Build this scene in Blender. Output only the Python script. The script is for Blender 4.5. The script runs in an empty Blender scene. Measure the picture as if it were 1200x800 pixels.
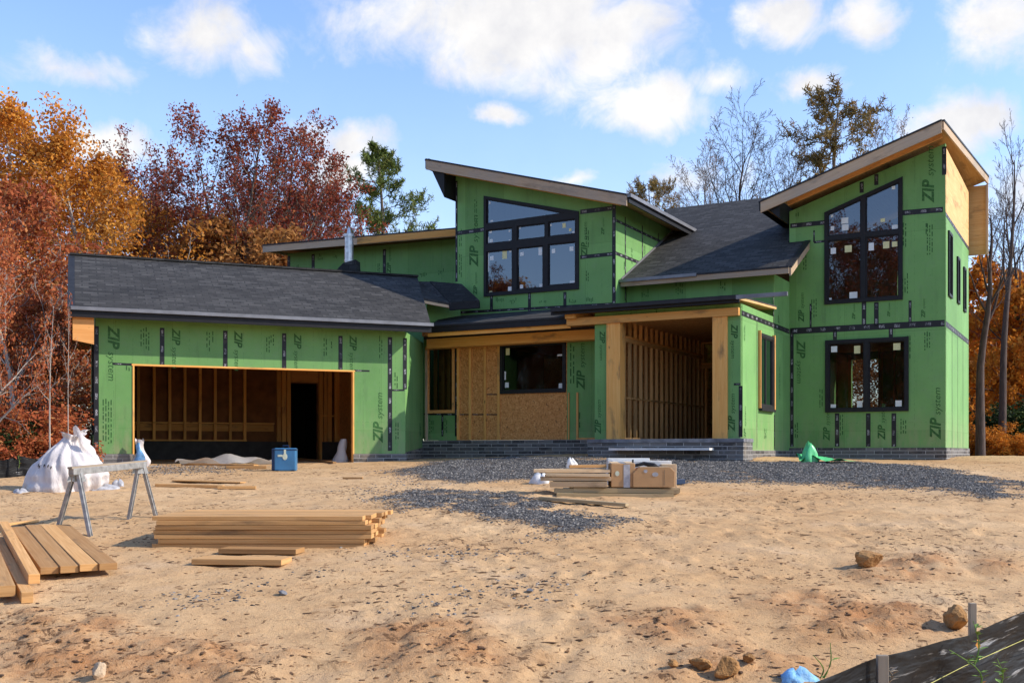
import bpy, math, random
import numpy as np
from mathutils import Vector, Matrix
from mathutils.geometry import tessellate_polygon
R = math.radians
rnd = random.Random(7)
SC = bpy.context.scene
COL = SC.collection

# ------------------------------------------------------------------ camera, sky, sun, exposure
EYE, F, CX, HY = 1.7, 1260.0, 600.0, 530.0      # eye height, focal length and horizon of the 1200x800 photograph
cam = bpy.data.cameras.new('camera'); camo = bpy.data.objects.new('camera', cam); COL.objects.link(camo)
camo.location = (0, 0, EYE); camo.rotation_euler = (R(90), 0, 0)
cam.sensor_width = 36; cam.lens = 36 * F / 1200; cam.shift_y = (HY - 400) / 1200
cam.clip_start = .05; cam.clip_end = 3000
SC.camera = camo
SUN_EL = R(34); SUN_AZ = math.atan2(1.0, -0.13)          # azimuth measured from +Y towards +X
SUN = Vector((math.cos(SUN_EL) * math.sin(SUN_AZ), math.cos(SUN_EL) * math.cos(SUN_AZ), math.sin(SUN_EL)))
sl = bpy.data.lights.new('sun', 'SUN'); sl.energy = 3.15; sl.angle = R(.5); sl.color = (1, .90, .76)
so = bpy.data.objects.new('sun', sl); COL.objects.link(so); so.rotation_euler = SUN.to_track_quat('Z', 'Y').to_euler(); so.location = (0, 0, 30)
vs = SC.view_settings; vs.view_transform = 'Standard'; vs.look = 'None'; vs.exposure = 0.86; vs.gamma = 1; vs.use_curve_mapping = False
SKY_STRENGTH, CLOUD_STRENGTH = .15, .60

def sky_dir(x, y):
    d = Vector(((x - CX) / F, 1, (HY - y) / F)).normalized()
    return math.atan2(d.x, d.y), math.asin(d.z)
# clouds: compass bearing / elevation of each centre, half width and half height (pixels / focal length), strength
CLOUDS = [(610, 35, 235, 66, 1.0), (560, 20, 175, 50, 1.0), (700, 75, 90, 55, .8), (768, 122, 82, 40, 1.0), (945, 98, 62, 26, .85), (910, 20, 60, 36, 1.0), (1012, 22, 52, 32, .95),
          (1175, 35, 70, 52, .9), (1128, 142, 72, 36, .95), (235, 35, 75, 52, .78), (290, 60, 80, 34, .6), (582, 133, 42, 17, .85), (135, 172, 60, 34, .9), (395, 172, 70, 34, .72),
          (400, 205, 70, 26, .7), (682, 205, 46, 18, .7), (60, 75, 90, 22, .45), (850, 90, 60, 22, .6), (800, 215, 90, 26, .5), (1190, 220, 60, 60, .6),
          (760, -190, 420, 120, .9), (150, -240, 300, 90, .8), (1500, 60, 200, 60, .9), (-420, 90, 260, 50, .9)]
W = bpy.data.worlds.new('World'); SC.world = W; W.use_nodes = True
nt = W.node_tree; nt.nodes.clear(); N = nt.nodes; L = nt.links
def nd(t, **k):
    n = N.new(t)
    for a, b in k.items(): setattr(n, a, b)
    return n
def mth(op, a, b=None, clamp=False):
    n = N.new('ShaderNodeMath'); n.operation = op; n.use_clamp = clamp
    for i, q in enumerate((a, b)):
        if q is None: continue
        if isinstance(q, (int, float)): n.inputs[i].default_value = q
        else: L.new(q, n.inputs[i])
    return n.outputs[0]
sky = nd('ShaderNodeTexSky'); sky.sky_type = 'NISHITA'; sky.sun_disc = False; sky.sun_elevation = SUN_EL; sky.sun_rotation = SUN_AZ
sky.air_density = 1.0; sky.dust_density = .25; sky.ozone_density = 2.0
tc = nd('ShaderNodeTexCoord'); sx = nd('ShaderNodeSeparateXYZ'); L.new(tc.outputs['Generated'], sx.inputs[0])
az = mth('ARCTAN2', sx.outputs[0], sx.outputs[1]); el = mth('ARCSINE', sx.outputs[2])
cv = nd('ShaderNodeCombineXYZ'); L.new(az, cv.inputs[0]); L.new(el, cv.inputs[1])
n1 = nd('ShaderNodeTexNoise'); n1.inputs['Scale'].default_value = 9; n1.inputs['Detail'].default_value = 7; n1.inputs['Roughness'].default_value = .62
L.new(tc.outputs['Generated'], n1.inputs['Vector'])
n2 = nd('ShaderNodeTexNoise'); n2.inputs['Scale'].default_value = 17; n2.inputs['Detail'].default_value = 8; n2.inputs['Roughness'].default_value = .62; n2.inputs['Distortion'].default_value = .5
L.new(tc.outputs['Generated'], n2.inputs['Vector'])
ds = nd('ShaderNodeVectorMath', operation='SUBTRACT'); L.new(n1.outputs['Color'], ds.inputs[0]); ds.inputs[1].default_value = (.5, .5, .5)
dsc = nd('ShaderNodeVectorMath', operation='MULTIPLY'); L.new(ds.outputs[0], dsc.inputs[0]); dsc.inputs[1].default_value = (.11, .05, 0)
dv = nd('ShaderNodeVectorMath', operation='ADD'); L.new(cv.outputs[0], dv.inputs[0]); L.new(dsc.outputs[0], dv.inputs[1])
acc = None
for (x, y, a, b, s) in CLOUDS:
    ca, ce = sky_dir(x, y)
    m1 = nd('ShaderNodeVectorMath', operation='SUBTRACT'); L.new(dv.outputs[0], m1.inputs[0]); m1.inputs[1].default_value = (ca, ce, 0)
    m2 = nd('ShaderNodeVectorMath', operation='MULTIPLY'); L.new(m1.outputs[0], m2.inputs[0]); m2.inputs[1].default_value = (F / a, F / b, 0)
    m3 = nd('ShaderNodeVectorMath', operation='LENGTH'); L.new(m2.outputs[0], m3.inputs[0])
    d = mth('MULTIPLY', mth('SUBTRACT', 1.12, m3.outputs['Value']), s)
    acc = d if acc is None else mth('MAXIMUM', acc, d)
dens = mth('ADD', acc, mth('MULTIPLY', mth('SUBTRACT', n2.outputs['Fac'], .5), 1.55))
mr = nd('ShaderNodeMapRange'); mr.interpolation_type = 'SMOOTHSTEP'; L.new(dens, mr.inputs['Value'])
mr.inputs['From Min'].default_value = .0; mr.inputs['From Max'].default_value = .78; mr.inputs['To Max'].default_value = .96
# pale band of air towards the horizon
hz = nd('ShaderNodeMapRange'); hz.interpolation_type = 'SMOOTHSTEP'; L.new(el, hz.inputs['Value'])
hz.inputs['From Min'].default_value = .42; hz.inputs['From Max'].default_value = .0; hz.inputs['To Max'].default_value = .28
fac = mth('MAXIMUM', mr.outputs[0], hz.outputs[0])
cr = nd('ShaderNodeValToRGB'); L.new(n1.outputs['Fac'], cr.inputs[0])
cr.color_ramp.elements[0].position = .38; cr.color_ramp.elements[0].color = (.80, .79, .80, 1)
cr.color_ramp.elements[1].position = .58; cr.color_ramp.elements[1].color = (1.0, .975, .94, 1)
tint = nd('ShaderNodeMix', data_type='RGBA', blend_type='MULTIPLY'); tint.inputs[0].default_value = 1
L.new(sky.outputs[0], tint.inputs[6]); tint.inputs[7].default_value = (.92, .955, 1.08, 1)
b1 = nd('ShaderNodeBackground'); L.new(tint.outputs[2], b1.inputs[0]); b1.inputs[1].default_value = SKY_STRENGTH
b2 = nd('ShaderNodeBackground'); L.new(cr.outputs[0], b2.inputs[0]); b2.inputs[1].default_value = CLOUD_STRENGTH
mx = nd('ShaderNodeMixShader'); L.new(fac, mx.inputs[0]); L.new(b1.outputs[0], mx.inputs[1]); L.new(b2.outputs[0], mx.inputs[2])
wo = nd('ShaderNodeOutputWorld'); L.new(mx.outputs[0], wo.inputs[0])
W.cycles.sampling_method = 'MANUAL'; W.cycles.sample_map_resolution = 512
SC.cycles.max_bounces = 10; SC.cycles.transparent_max_bounces = 12; SC.cycles.diffuse_bounces = 7
SC.cycles.use_denoising = True

# ------------------------------------------------------------------ materials
class NT:
    def __init__(s, name):
        s.m = bpy.data.materials.new(name); s.m.use_nodes = True; s.t = s.m.node_tree; s.t.nodes.clear()
        s.out = s.n('ShaderNodeOutputMaterial'); s.b = s.n('ShaderNodeBsdfPrincipled'); s.l(s.b.outputs[0], s.out.inputs[0])
        s.b.inputs['Roughness'].default_value = .8
        s.b.inputs['Specular IOR Level'].default_value = .3
    def n(s, t, **k):
        q = s.t.nodes.new(t)
        for a, b in k.items(): setattr(q, a, b)
        return q
    def l(s, a, b): s.t.links.new(a, b)
    def set(s, sock, v):
        if isinstance(v, (int, float)): sock.default_value = v
        elif isinstance(v, (tuple, list)): sock.default_value = tuple(v) + ((1,) if len(v) == 3 and len(sock.default_value) == 4 else ())
        else: s.l(v, sock)
    def uv(s): return s.n('ShaderNodeTexCoord').outputs['UV']
    def pos(s): return s.n('ShaderNodeNewGeometry').outputs['Position']
    def map(s, v, sc=(1, 1, 1), loc=(0, 0, 0), rot=(0, 0, 0)):
        m = s.n('ShaderNodeMapping'); s.l(v, m.inputs[0]); m.inputs['Scale'].default_value = sc; m.inputs['Location'].default_value = loc; m.inputs['Rotation'].default_value = rot
        return m.outputs[0]
    def noise(s, v, sc, det=4, ro=.55, dist=0):
        m = s.n('ShaderNodeTexNoise'); s.l(v, m.inputs['Vector']); m.inputs['Scale'].default_value = sc; m.inputs['Detail'].default_value = det
        m.inputs['Roughness'].default_value = ro; m.inputs['Distortion'].default_value = dist; return m.outputs['Fac']
    def rng(s, v, a, b, c=0., d=1., smooth=False):
        m = s.n('ShaderNodeMapRange'); s.set(m.inputs[0], v); m.clamp = True
        if smooth: m.interpolation_type = 'SMOOTHSTEP'
        for i, q in enumerate((a, b, c, d)): m.inputs[i + 1].default_value = q
        return m.outputs[0]
    def math(s, op, a, b=0.):
        m = s.n('ShaderNodeMath', operation=op); s.set(m.inputs[0], a); s.set(m.inputs[1], b); return m.outputs[0]
    def mix(s, f, a, b, mode='MIX'):
        m = s.n('ShaderNodeMix', data_type='RGBA', blend_type=mode); s.set(m.inputs[0], f); s.set(m.inputs[6], a); s.set(m.inputs[7], b); return m.outputs[2]
    def ramp(s, f, stops):
        m = s.n('ShaderNodeValToRGB'); s.l(f, m.inputs[0]); e = m.color_ramp.elements
        while len(e) < len(stops): e.new(.5)
        for q, (p, c) in zip(e, stops): q.position = p; q.color = tuple(c) + (1,)
        return m.outputs[0]
    def objrand(s): return s.n('ShaderNodeObjectInfo').outputs['Random']
    def attr(s, name):
        a = s.n('ShaderNodeAttribute'); a.attribute_name = name; return a.outputs['Fac']
    def bump(s, h, st=.3, d=.02):
        m = s.n('ShaderNodeBump'); m.inputs['Strength'].default_value = st; m.inputs['Distance'].default_value = d; s.l(h, m.inputs['Height']); s.l(m.outputs[0], s.b.inputs['Normal'])
    def col(s, c): s.set(s.b.inputs['Base Color'], c)
    def rough(s, v): s.set(s.b.inputs['Roughness'], v)

def simple(name, c, rough=.8, var=.25, sc=6, metal=0., spec=.3, bump=0., uv=False):
    q = NT(name); p = q.pos()
    f = q.noise(p, sc, 5)
    q.col(q.mix(q.rng(f, .3, .7), tuple(x * (1 - var) for x in c), tuple(min(1, x * (1 + var)) for x in c)))
    q.rough(rough); q.b.inputs['Metallic'].default_value = metal; q.b.inputs['Specular IOR Level'].default_value = spec
    if bump: q.bump(q.noise(p, sc * 4, 5), bump, .02)
    return q.m

def mat_zip():
    q = NT('green_sheathing'); p = q.pos(); uv = q.uv()
    big = q.noise(p, .9, 4); fine = q.noise(p, 38, 4); mid = q.noise(p, 5, 6, .65)
    c = q.mix(q.rng(big, .3, .7), (.130, .290, .090), (.172, .365, .115))
    c = q.mix(q.rng(mid, .50, .72, 0, .5), c, (.17, .31, .13))
    c = q.mix(q.rng(q.noise(q.map(p, (3.5, 3.5, .5)), 1.6, 5, .6), .56, .75, 0, .42), c, (.085, .165, .065))   # run-off stains
    c = q.mix(q.rng(q.noise(p, 14, 3), .70, .76, 0, .55), c, (.06, .12, .045))
    sh = q.n('ShaderNodeTexBrick'); q.l(q.map(uv, (1, 1, 1), (.37, .2, 0)), sh.inputs['Vector']); sh.offset = 0; sh.inputs['Scale'].default_value = 1; sh.inputs['Brick Width'].default_value = 1.22; sh.inputs['Row Height'].default_value = 2.44; sh.inputs['Mortar Size'].default_value = .004
    sh.inputs['Color1'].default_value = (.84, .86, .82, 1); sh.inputs['Color2'].default_value = (1.14, 1.12, 1.14, 1); sh.inputs['Mortar'].default_value = (.7, .7, .6, 1); c = q.mix(1., c, sh.outputs['Color'], 'MULTIPLY')
    sz = q.n('ShaderNodeSeparateXYZ'); q.l(p, sz.inputs[0]); dst = q.math('MULTIPLY', q.rng(sz.outputs[2], 2.9, 1.7), q.rng(q.noise(q.map(p, (2.5, 2.5, .8)), 2., 6, .7), .38, .66)); c = q.mix(q.math('MULTIPLY', dst, .55), c, (.34, .30, .18))
    c = q.mix(q.rng(q.noise(q.map(p, (1.5, 1.5, 6)), 3.2, 5, .7, 1.5), .64, .74, 0, .4), c, (.28, .36, .24))
    # printed nailing guides: rows of faint dots
    w = q.n('ShaderNodeTexBrick'); q.l(q.map(uv, (1, 1, 1)), w.inputs['Vector']); w.offset = 0
    w.inputs['Scale'].default_value = 1; w.inputs['Brick Width'].default_value = .406; w.inputs['Row Height'].default_value = 2.44; w.inputs['Mortar Size'].default_value = .006; w.inputs['Mortar Smooth'].default_value = .4
    dash = q.rng(q.noise(p, 16, 1), .48, .56)
    c = q.mix(q.math('MULTIPLY', q.math('MULTIPLY', w.outputs['Fac'], dash), .35), c, (.035, .10, .03))
    q.col(c); q.rough(q.rng(fine, .3, .7, .55, .8)); q.bump(fine, .12, .005); return q.m

def mat_shingle(name='asphalt_shingles', dark=1.0):
    q = NT(name); uv = q.uv(); p = q.pos()
    w = q.n('ShaderNodeTexBrick'); q.l(uv, w.inputs['Vector']); w.inputs['Scale'].default_value = 1; w.inputs['Brick Width'].default_value = .33; w.inputs['Row Height'].default_value = .145
    w.inputs['Mortar Size'].default_value = .016; w.inputs['Mortar Smooth'].default_value = .2; w.inputs['Bias'].default_value = -.2
    w.inputs['Color1'].default_value = (.024, .0235, .023, 1); w.inputs['Color2'].default_value = (.070, .0685, .067, 1); w.inputs['Mortar'].default_value = (.012, .012, .013, 1)
    w2 = q.n('ShaderNodeTexBrick'); q.l(q.map(uv, (1, 1, 1), (.11, 0, 0)), w2.inputs['Vector']); w2.inputs['Scale'].default_value = 1; w2.inputs['Brick Width'].default_value = .19; w2.inputs['Row Height'].default_value = .145
    w2.inputs['Mortar Size'].default_value = .0; w2.inputs['Color1'].default_value = (.6, .6, .62, 1); w2.inputs['Color2'].default_value = (1.45, 1.43, 1.40, 1)
    c = q.mix(1., w.outputs['Color'], w2.outputs['Color'], 'MULTIPLY')
    c = q.mix(q.rng(q.noise(p, 130, 2), .4, .75, 0, .5), c, (.070, .068, .066))
    c = q.mix(q.rng(q.noise(p, .7, 4), .35, .7, 0, .35), c, (.060, .057, .054))
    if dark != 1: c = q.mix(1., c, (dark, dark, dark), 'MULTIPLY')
    q.col(c); q.rough(.85)
    sep = q.n('ShaderNodeSeparateXYZ'); q.l(uv, sep.inputs[0])
    saw = q.math('FRACT', q.math('DIVIDE', sep.outputs[1], .145))
    h = q.math('ADD', q.math('MULTIPLY', q.math('SUBTRACT', 1., saw), 1.), q.math('MULTIPLY', w2.outputs['Fac'] if False else q.noise(p, 60, 2), .35))
    q.bump(q.math('ADD', h, q.math('MULTIPLY', w2.outputs['Color'], .5)), .55, .012); return q.m

def mat_wood(name, a, b, c3, grey=0.):
    q = NT(name); uv = q.uv(); r = q.objrand()
    off = q.n('ShaderNodeCombineXYZ'); q.l(q.math('MULTIPLY', r, 37.), off.inputs[0]); q.l(q.math('MULTIPLY', r, 11.), off.inputs[1])
    ad = q.n('ShaderNodeVectorMath', operation='ADD'); q.l(uv, ad.inputs[0]); q.l(off.outputs[0], ad.inputs[1]); v = ad.outputs[0]
    g = q.noise(q.map(v, (1.3, 42, 42)), 1.0, 5, .6, .6); g2 = q.noise(q.map(v, (.8, 9, 9)), 1.0, 4, .6, .4)
    c = q.mix(q.rng(g, .3, .7), a, b); c = q.mix(q.rng(g2, .45, .75, 0, .55), c, c3)
    kn = q.noise(q.map(v, (4.5, 11, 11)), 1.0, 1); c = q.mix(q.rng(kn, .74, .80, 0, .8), c, (.10, .045, .016))
    st = q.noise(q.map(v, (1.1, 3, 3), (5, 3, 0)), 1., 4, .6); c = q.mix(q.rng(st, .56, .70, 0, .7), c, (.17, .11, .06))
    c = q.mix(1., c, q.ramp(r, [(0., (.66, .62, .58)), (.45, (.98, .97, .95)), (1., (1.20, 1.14, 1.05))]), 'MULTIPLY')
    if grey: c = q.mix(q.rng(q.noise(q.map(v, (1.2, 2, 2), (2, 9, 0)), .5, 4), .35, .65, grey * .3, grey), c, (.30, .28, .25))
    q.col(c); q.rough(.75); q.bump(g, .25, .004); return q.m

def mat_osb():
    q = NT('strand_board'); uv = q.uv()
    v = q.n('ShaderNodeTexVoronoi'); q.l(q.map(uv, (20, 30, 1), rot=(0, 0, .5)), v.inputs['Vector']); v.inputs['Scale'].default_value = 1.4
    v2 = q.n('ShaderNodeTexVoronoi'); q.l(q.map(uv, (34, 17, 1), rot=(0, 0, -.4)), v2.inputs['Vector']); v2.inputs['Scale'].default_value = 1.3
    s1 = q.n('ShaderNodeSeparateColor'); q.l(v.outputs['Color'], s1.inputs[0]); s2 = q.n('ShaderNodeSeparateColor'); q.l(v2.outputs['Color'], s2.inputs[0])
    f = q.math('MULTIPLY', q.math('ADD', s1.outputs[0], s2.outputs[1]), .5)
    c = q.ramp(f, [(.05, (.34, .13, .035)), (.35, (.52, .22, .062)), (.65, (.60, .275, .085)), (.95, (.70, .38, .14))])
    c = q.mix(q.rng(q.noise(uv, 9, 4), .62, .70, 0, .75), c, (.10, .045, .02))
    q.col(c); q.rough(.7); return q.m

def mat_brick():
    q = NT('grey_brick'); uv = q.uv(); p = q.pos()
    w = q.n('ShaderNodeTexBrick'); q.l(uv, w.inputs['Vector']); w.inputs['Scale'].default_value = 1; w.inputs['Brick Width'].default_value = .40; w.inputs['Row Height'].default_value = .092
    w.inputs['Mortar Size'].default_value = .009; w.inputs['Mortar Smooth'].default_value = .3; w.inputs['Bias'].default_value = -.1
    w.inputs['Color1'].default_value = (.060, .056, .054, 1); w.inputs['Color2'].default_value = (.185, .175, .165, 1); w.inputs['Mortar'].default_value = (.36, .35, .33, 1)
    c = q.mix(q.rng(q.noise(p, 9, 5, .7), .52, .72, 0, .75), w.outputs['Color'], (.21, .205, .20))
    c = q.mix(q.rng(q.noise(p, 2.2, 4), .55, .7, 0, .5), c, (.27, .22, .16))
    q.col(c); q.rough(.85); q.bump(q.math('ADD', q.math('MULTIPLY', w.outputs['Fac'], -1.), q.noise(p, 40, 4)), .6, .012); return q.m

def mat_tape():
    q = NT('black_seam_tape'); uv = q.uv(); sep = q.n('ShaderNodeSeparateXYZ'); q.l(uv, sep.inputs[0])
    u, v = sep.outputs[0], sep.outputs[1]
    cell = q.math('FRACT', q.math('DIVIDE', u, .36))
    on = q.math('MULTIPLY', q.rng(cell, .12, .14), q.rng(cell, .52, .50))
    band = q.math('MULTIPLY', q.rng(v, .26, .30), q.rng(v, .74, .70))
    lett = q.rng(q.noise(q.map(uv, (52, 5, 1)), 1., 2), .46, .50)
    f = q.math('MULTIPLY', q.math('MULTIPLY', on, band), lett)
    wear = q.rng(q.noise(q.pos(), 6, 4, .6), .40, .60, .05, .8)
    c = q.mix(q.math('MULTIPLY', f, wear), (.014, .014, .017), (.52, .52, .55))
    c = q.mix(q.rng(q.noise(q.pos(), 3, 4), .58, .72, 0, .45), c, (.10, .085, .07))
    q.col(c); q.rough(.5); return q.m

def mat_print():
    q = NT('printed_ink'); p = q.pos(); f = q.rng(q.noise(p, 22, 4, .7), .30, .68, .1, .85)
    q.col(q.mix(f, (.016, .040, .016), (.06, .20, .045))); q.rough(.75); return q.m

def mat_glass(name='window_glass', refl=.20):
    q = NT(name); q.t.nodes.remove(q.b)
    tr = q.n('ShaderNodeBsdfTransparent'); tr.inputs[0].default_value = (.34, .37, .36, 1)
    gl = q.n('ShaderNodeBsdfGlossy'); gl.inputs['Roughness'].default_value = .015; gl.inputs[0].default_value = (.50, .56, .64, 1)
    p = q.pos(); b = q.n('ShaderNodeBump'); b.inputs['Strength'].default_value = .02; b.inputs['Distance'].default_value = .01; q.l(q.noise(p, 1.3, 2), b.inputs['Height']); q.l(b.outputs[0], gl.inputs['Normal'])
    lw = q.n('ShaderNodeLayerWeight'); lw.inputs[0].default_value = .25
    m = q.n('ShaderNodeMixShader'); q.l(q.rng(lw.outputs['Fresnel'], 0, 1, refl, 1.), m.inputs[0]); q.l(tr.outputs[0], m.inputs[1]); q.l(gl.outputs[0], m.inputs[2]); q.l(m.outputs[0], q.out.inputs[0])
    return q.m

def mat_leaf(name, cols, trans=.35):
    q = NT(name); f = q.attr('rnd'); c = q.ramp(f, [(i / (len(cols) - 1), k) for i, k in enumerate(cols)])
    c = q.mix(1., c, q.ramp(q.objrand(), [(0., (.86, .82, .8)), (1., (1.1, 1.08, 1.0))]), 'MULTIPLY')
    q.col(c); q.rough(.75); q.b.inputs['Specular IOR Level'].default_value = .15
    t = q.n('ShaderNodeBsdfTranslucent'); q.l(c, t.inputs[0]); m = q.n('ShaderNodeMixShader'); m.inputs[0].default_value = trans
    q.l(q.b.outputs[0], m.inputs[1]); q.l(t.outputs[0], m.inputs[2]); q.l(m.outputs[0], q.out.inputs[0]); return q.m

def mat_bark(name, a, b):
    q = NT(name); p = q.n('ShaderNodeTexCoord').outputs['Object']; f = q.noise(q.map(p, (9, 9, 2)), 1, 5, .65)
    c = q.mix(q.rng(f, .3, .7), a, b); q.col(c); q.rough(.9); q.bump(f, .6, .03); return q.m

def mat_ground():
    q = NT('sandy_soil'); p = q.pos(); gr = q.attr('gravel'); ro = q.attr('rough'); far = q.attr('far')
    big = q.noise(p, .35, 5, .6); mid = q.noise(p, 2.2, 6, .65); fine = q.noise(p, 18, 6, .7); grit = q.noise(p, 90, 3, .6)
    c = q.mix(q.rng(big, .30, .70), (.50, .300, .140), (.63, .425, .230))
    c = q.mix(q.rng(mid, .42, .72, 0, .6), c, (.40, .225, .100))
    c = q.mix(q.rng(q.noise(p, 1.1, 5, .6), .55, .75, 0, .6), c, (.62, .45, .28))
    c = q.mix(q.math('MULTIPLY', ro, q.rng(mid, .35, .6, .25, .9)), c, (.36, .165, .065))
    c = q.mix(q.rng(fine, .55, .70, 0, .65), c, (.23, .135, .068))
    c = q.mix(q.rng(grit, .60, .75, 0, .5), c, (.66, .55, .42))
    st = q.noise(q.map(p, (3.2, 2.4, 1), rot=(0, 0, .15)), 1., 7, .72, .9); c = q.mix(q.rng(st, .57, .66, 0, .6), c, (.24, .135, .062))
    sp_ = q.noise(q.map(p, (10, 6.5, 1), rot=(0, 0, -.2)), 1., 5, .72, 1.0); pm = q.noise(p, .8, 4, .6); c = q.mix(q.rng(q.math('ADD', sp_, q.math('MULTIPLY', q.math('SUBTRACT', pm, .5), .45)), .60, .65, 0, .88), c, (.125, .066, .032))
    gv = q.noise(p, 34, 4, .7); gc = q.ramp(gv, [(.30, (.030, .030, .032)), (.5, (.080, .079, .080)), (.72, (.22, .20, .18))])
    gm = q.rng(q.math('ADD', gr, q.math('MULTIPLY', q.math('SUBTRACT', fine, .5), 1.1)), .38, .62)
    c = q.mix(gm, c, gc)
    lf = q.ramp(q.noise(p, 9, 6, .7), [(.3, (.05, .035, .02)), (.5, (.13, .07, .03)), (.7, (.24, .12, .04))])
    c = q.mix(far, c, lf)
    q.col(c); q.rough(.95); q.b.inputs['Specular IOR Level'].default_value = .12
    h = q.math('ADD', q.math('MULTIPLY', fine, .6), q.math('ADD', q.math('MULTIPLY', grit, .25), q.math('MULTIPLY', st, .5)))
    q.bump(q.math('ADD', h, q.math('MULTIPLY', q.math('MULTIPLY', gm, gv), 1.2)), .8, .035); return q.m

M = dict(midglass=mat_glass('faint_mirror_glass', .07), darkglass=mat_glass('dark_window_glass', .0),  # same tinted glass as the rest
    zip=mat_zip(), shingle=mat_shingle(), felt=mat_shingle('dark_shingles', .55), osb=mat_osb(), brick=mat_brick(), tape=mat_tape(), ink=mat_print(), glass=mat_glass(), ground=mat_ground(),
    lumber=mat_wood('sawn_lumber', (.44, .235, .085), (.62, .375, .165), (.52, .27, .09)),
    frame=mat_wood('framing_lumber', (.58, .265, .08), (.72, .38, .135), (.62, .27, .075)),
    lvl=mat_wood('beam_lumber', (.72, .34, .082), (.84, .48, .155), (.74, .32, .065)),
    fascia=mat_wood('weathered_fascia', (.52, .34, .18), (.66, .50, .33), (.52, .32, .15), .6),
    ply=mat_wood('plywood', (.52, .32, .13), (.66, .46, .23), (.50, .27, .09)),
    olive=mat_wood('treated_lumber', (.30, .21, .10), (.42, .31, .16), (.24, .19, .08), .3),
    black=simple('black_frame', (.012, .012, .014), .55, .2, 8, spec=.25), dark=simple('painted_darkness', (.012, .010, .009), .9),
    flash=simple('dark_metal_edge', (.022, .022, .024), .55, .3, 5, .1), gutter=simple('grey_drip_edge', (.20, .20, .21), .45, .2, 3, .4),
    steel=simple('galvanised_steel', (.55, .56, .57), .38, .25, 9, .8), alu=simple('dull_aluminium', (.36, .355, .34), .5, .3, 14, .55),
    concrete=simple('concrete', (.33, .32, .30), .9, .2, 3, bump=.3), stone=simple('stone_cap', (.17, .17, .18), .85, .35, 5, bump=.4), footing=simple('clay_footing', (.40, .25, .15), .9, .2, 6),
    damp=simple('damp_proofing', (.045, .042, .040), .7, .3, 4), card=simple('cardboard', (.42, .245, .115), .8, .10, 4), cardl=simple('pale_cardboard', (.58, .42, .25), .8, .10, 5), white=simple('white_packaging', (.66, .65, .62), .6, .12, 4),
    tapec=simple('clear_packing_tape', (.36, .36, .38), .35, .2, 20), blue=simple('blue_metal', (.035, .15, .30), .4, .15, 3, spec=.5), navy=simple('dark_blue_metal', (.012, .03, .075), .45, .15, 3), emblem=simple('pale_badge', (.52, .55, .42), .5),
    sticker=simple('white_sticker', (.66, .70, .70), .6, .08), stickery=simple('yellow_sticker', (.62, .60, .32), .6, .08),
    gplastic=simple('green_plastic', (.10, .52, .20), .35, .2, 6, spec=.5), bplastic=simple('blue_plastic', (.20, .44, .72), .5, .3, 9, spec=.3, bump=.5),
    stake=mat_wood('grey_stake_wood', (.21, .165, .115), (.31, .25, .18), (.19, .14, .09), .5), weed=simple('weed_stem', (.16, .27, .05), .6, .3, 20), orangeleaf=simple('orange_leaf', (.55, .22, .02), .6, .3, 30),
    rock=simple('clay_rock', (.36, .19, .07), .95, .35, 12, bump=.8), paler=simple('pale_stone', (.48, .36, .24), .9, .2, 10, bump=.4), gstone=None, clod=None, string=simple('yellow_string', (.45, .42, .10), .6),
    houseroof=simple('grey_far_roof', (.20, .22, .25), .8, .15), housewall=simple('pale_far_wall', (.55, .54, .52), .8, .1),
)
def mat_instance_colors(name, cols, rough=.9):
    q = NT(name); q.col(q.ramp(q.attr('rnd'), [(i / (len(cols) - 1), k) for i, k in enumerate(cols)])); q.rough(rough); return q.m
M['gstone'] = mat_instance_colors('crushed_stone', [(.032, .030, .028), (.064, .060, .057), (.098, .093, .088), (.155, .147, .138), (.34, .31, .27)])
M['clod'] = mat_instance_colors('loose_bits', [(.07, .036, .018), (.12, .062, .028), (.20, .10, .042), (.34, .19, .085)])
M['leaflitter'] = mat_instance_colors('dead_leaf_bits', [(.045, .025, .014), (.085, .045, .022), (.13, .065, .03), (.24, .13, .055)])
M['palewood'] = mat_wood('pale_planed_wood', (.60, .42, .24), (.74, .58, .38), (.62, .42, .24))
def mat_plastic(name, c, rough, trans):
    q = NT(name); p = q.pos(); f = q.noise(q.map(p, (3, 3, 1.2)), 2.2, 5, .6, 1.)
    q.col(q.mix(q.rng(f, .35, .7), tuple(x * .86 for x in c), c)); q.rough(rough); q.b.inputs['Specular IOR Level'].default_value = .5
    if trans:
        t = q.n('ShaderNodeBsdfTranslucent'); t.inputs[0].default_value = tuple(c) + (1,); m = q.n('ShaderNodeMixShader'); m.inputs[0].default_value = trans
        q.l(q.b.outputs[0], m.inputs[1]); q.l(t.outputs[0], m.inputs[2]); q.l(m.outputs[0], q.out.inputs[0])
    q.bump(q.noise(q.map(p, (1, 1, .5)), 9, 5, .6, 1.5), .5, .03); return q.m
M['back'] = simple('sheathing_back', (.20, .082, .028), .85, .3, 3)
M['bag'] = mat_plastic('white_woven_sack', (.70, .655, .64), .6, .12)
M['sheet'] = mat_plastic('milky_plastic_sheet', (.55, .53, .50), .3, .35)
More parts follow.
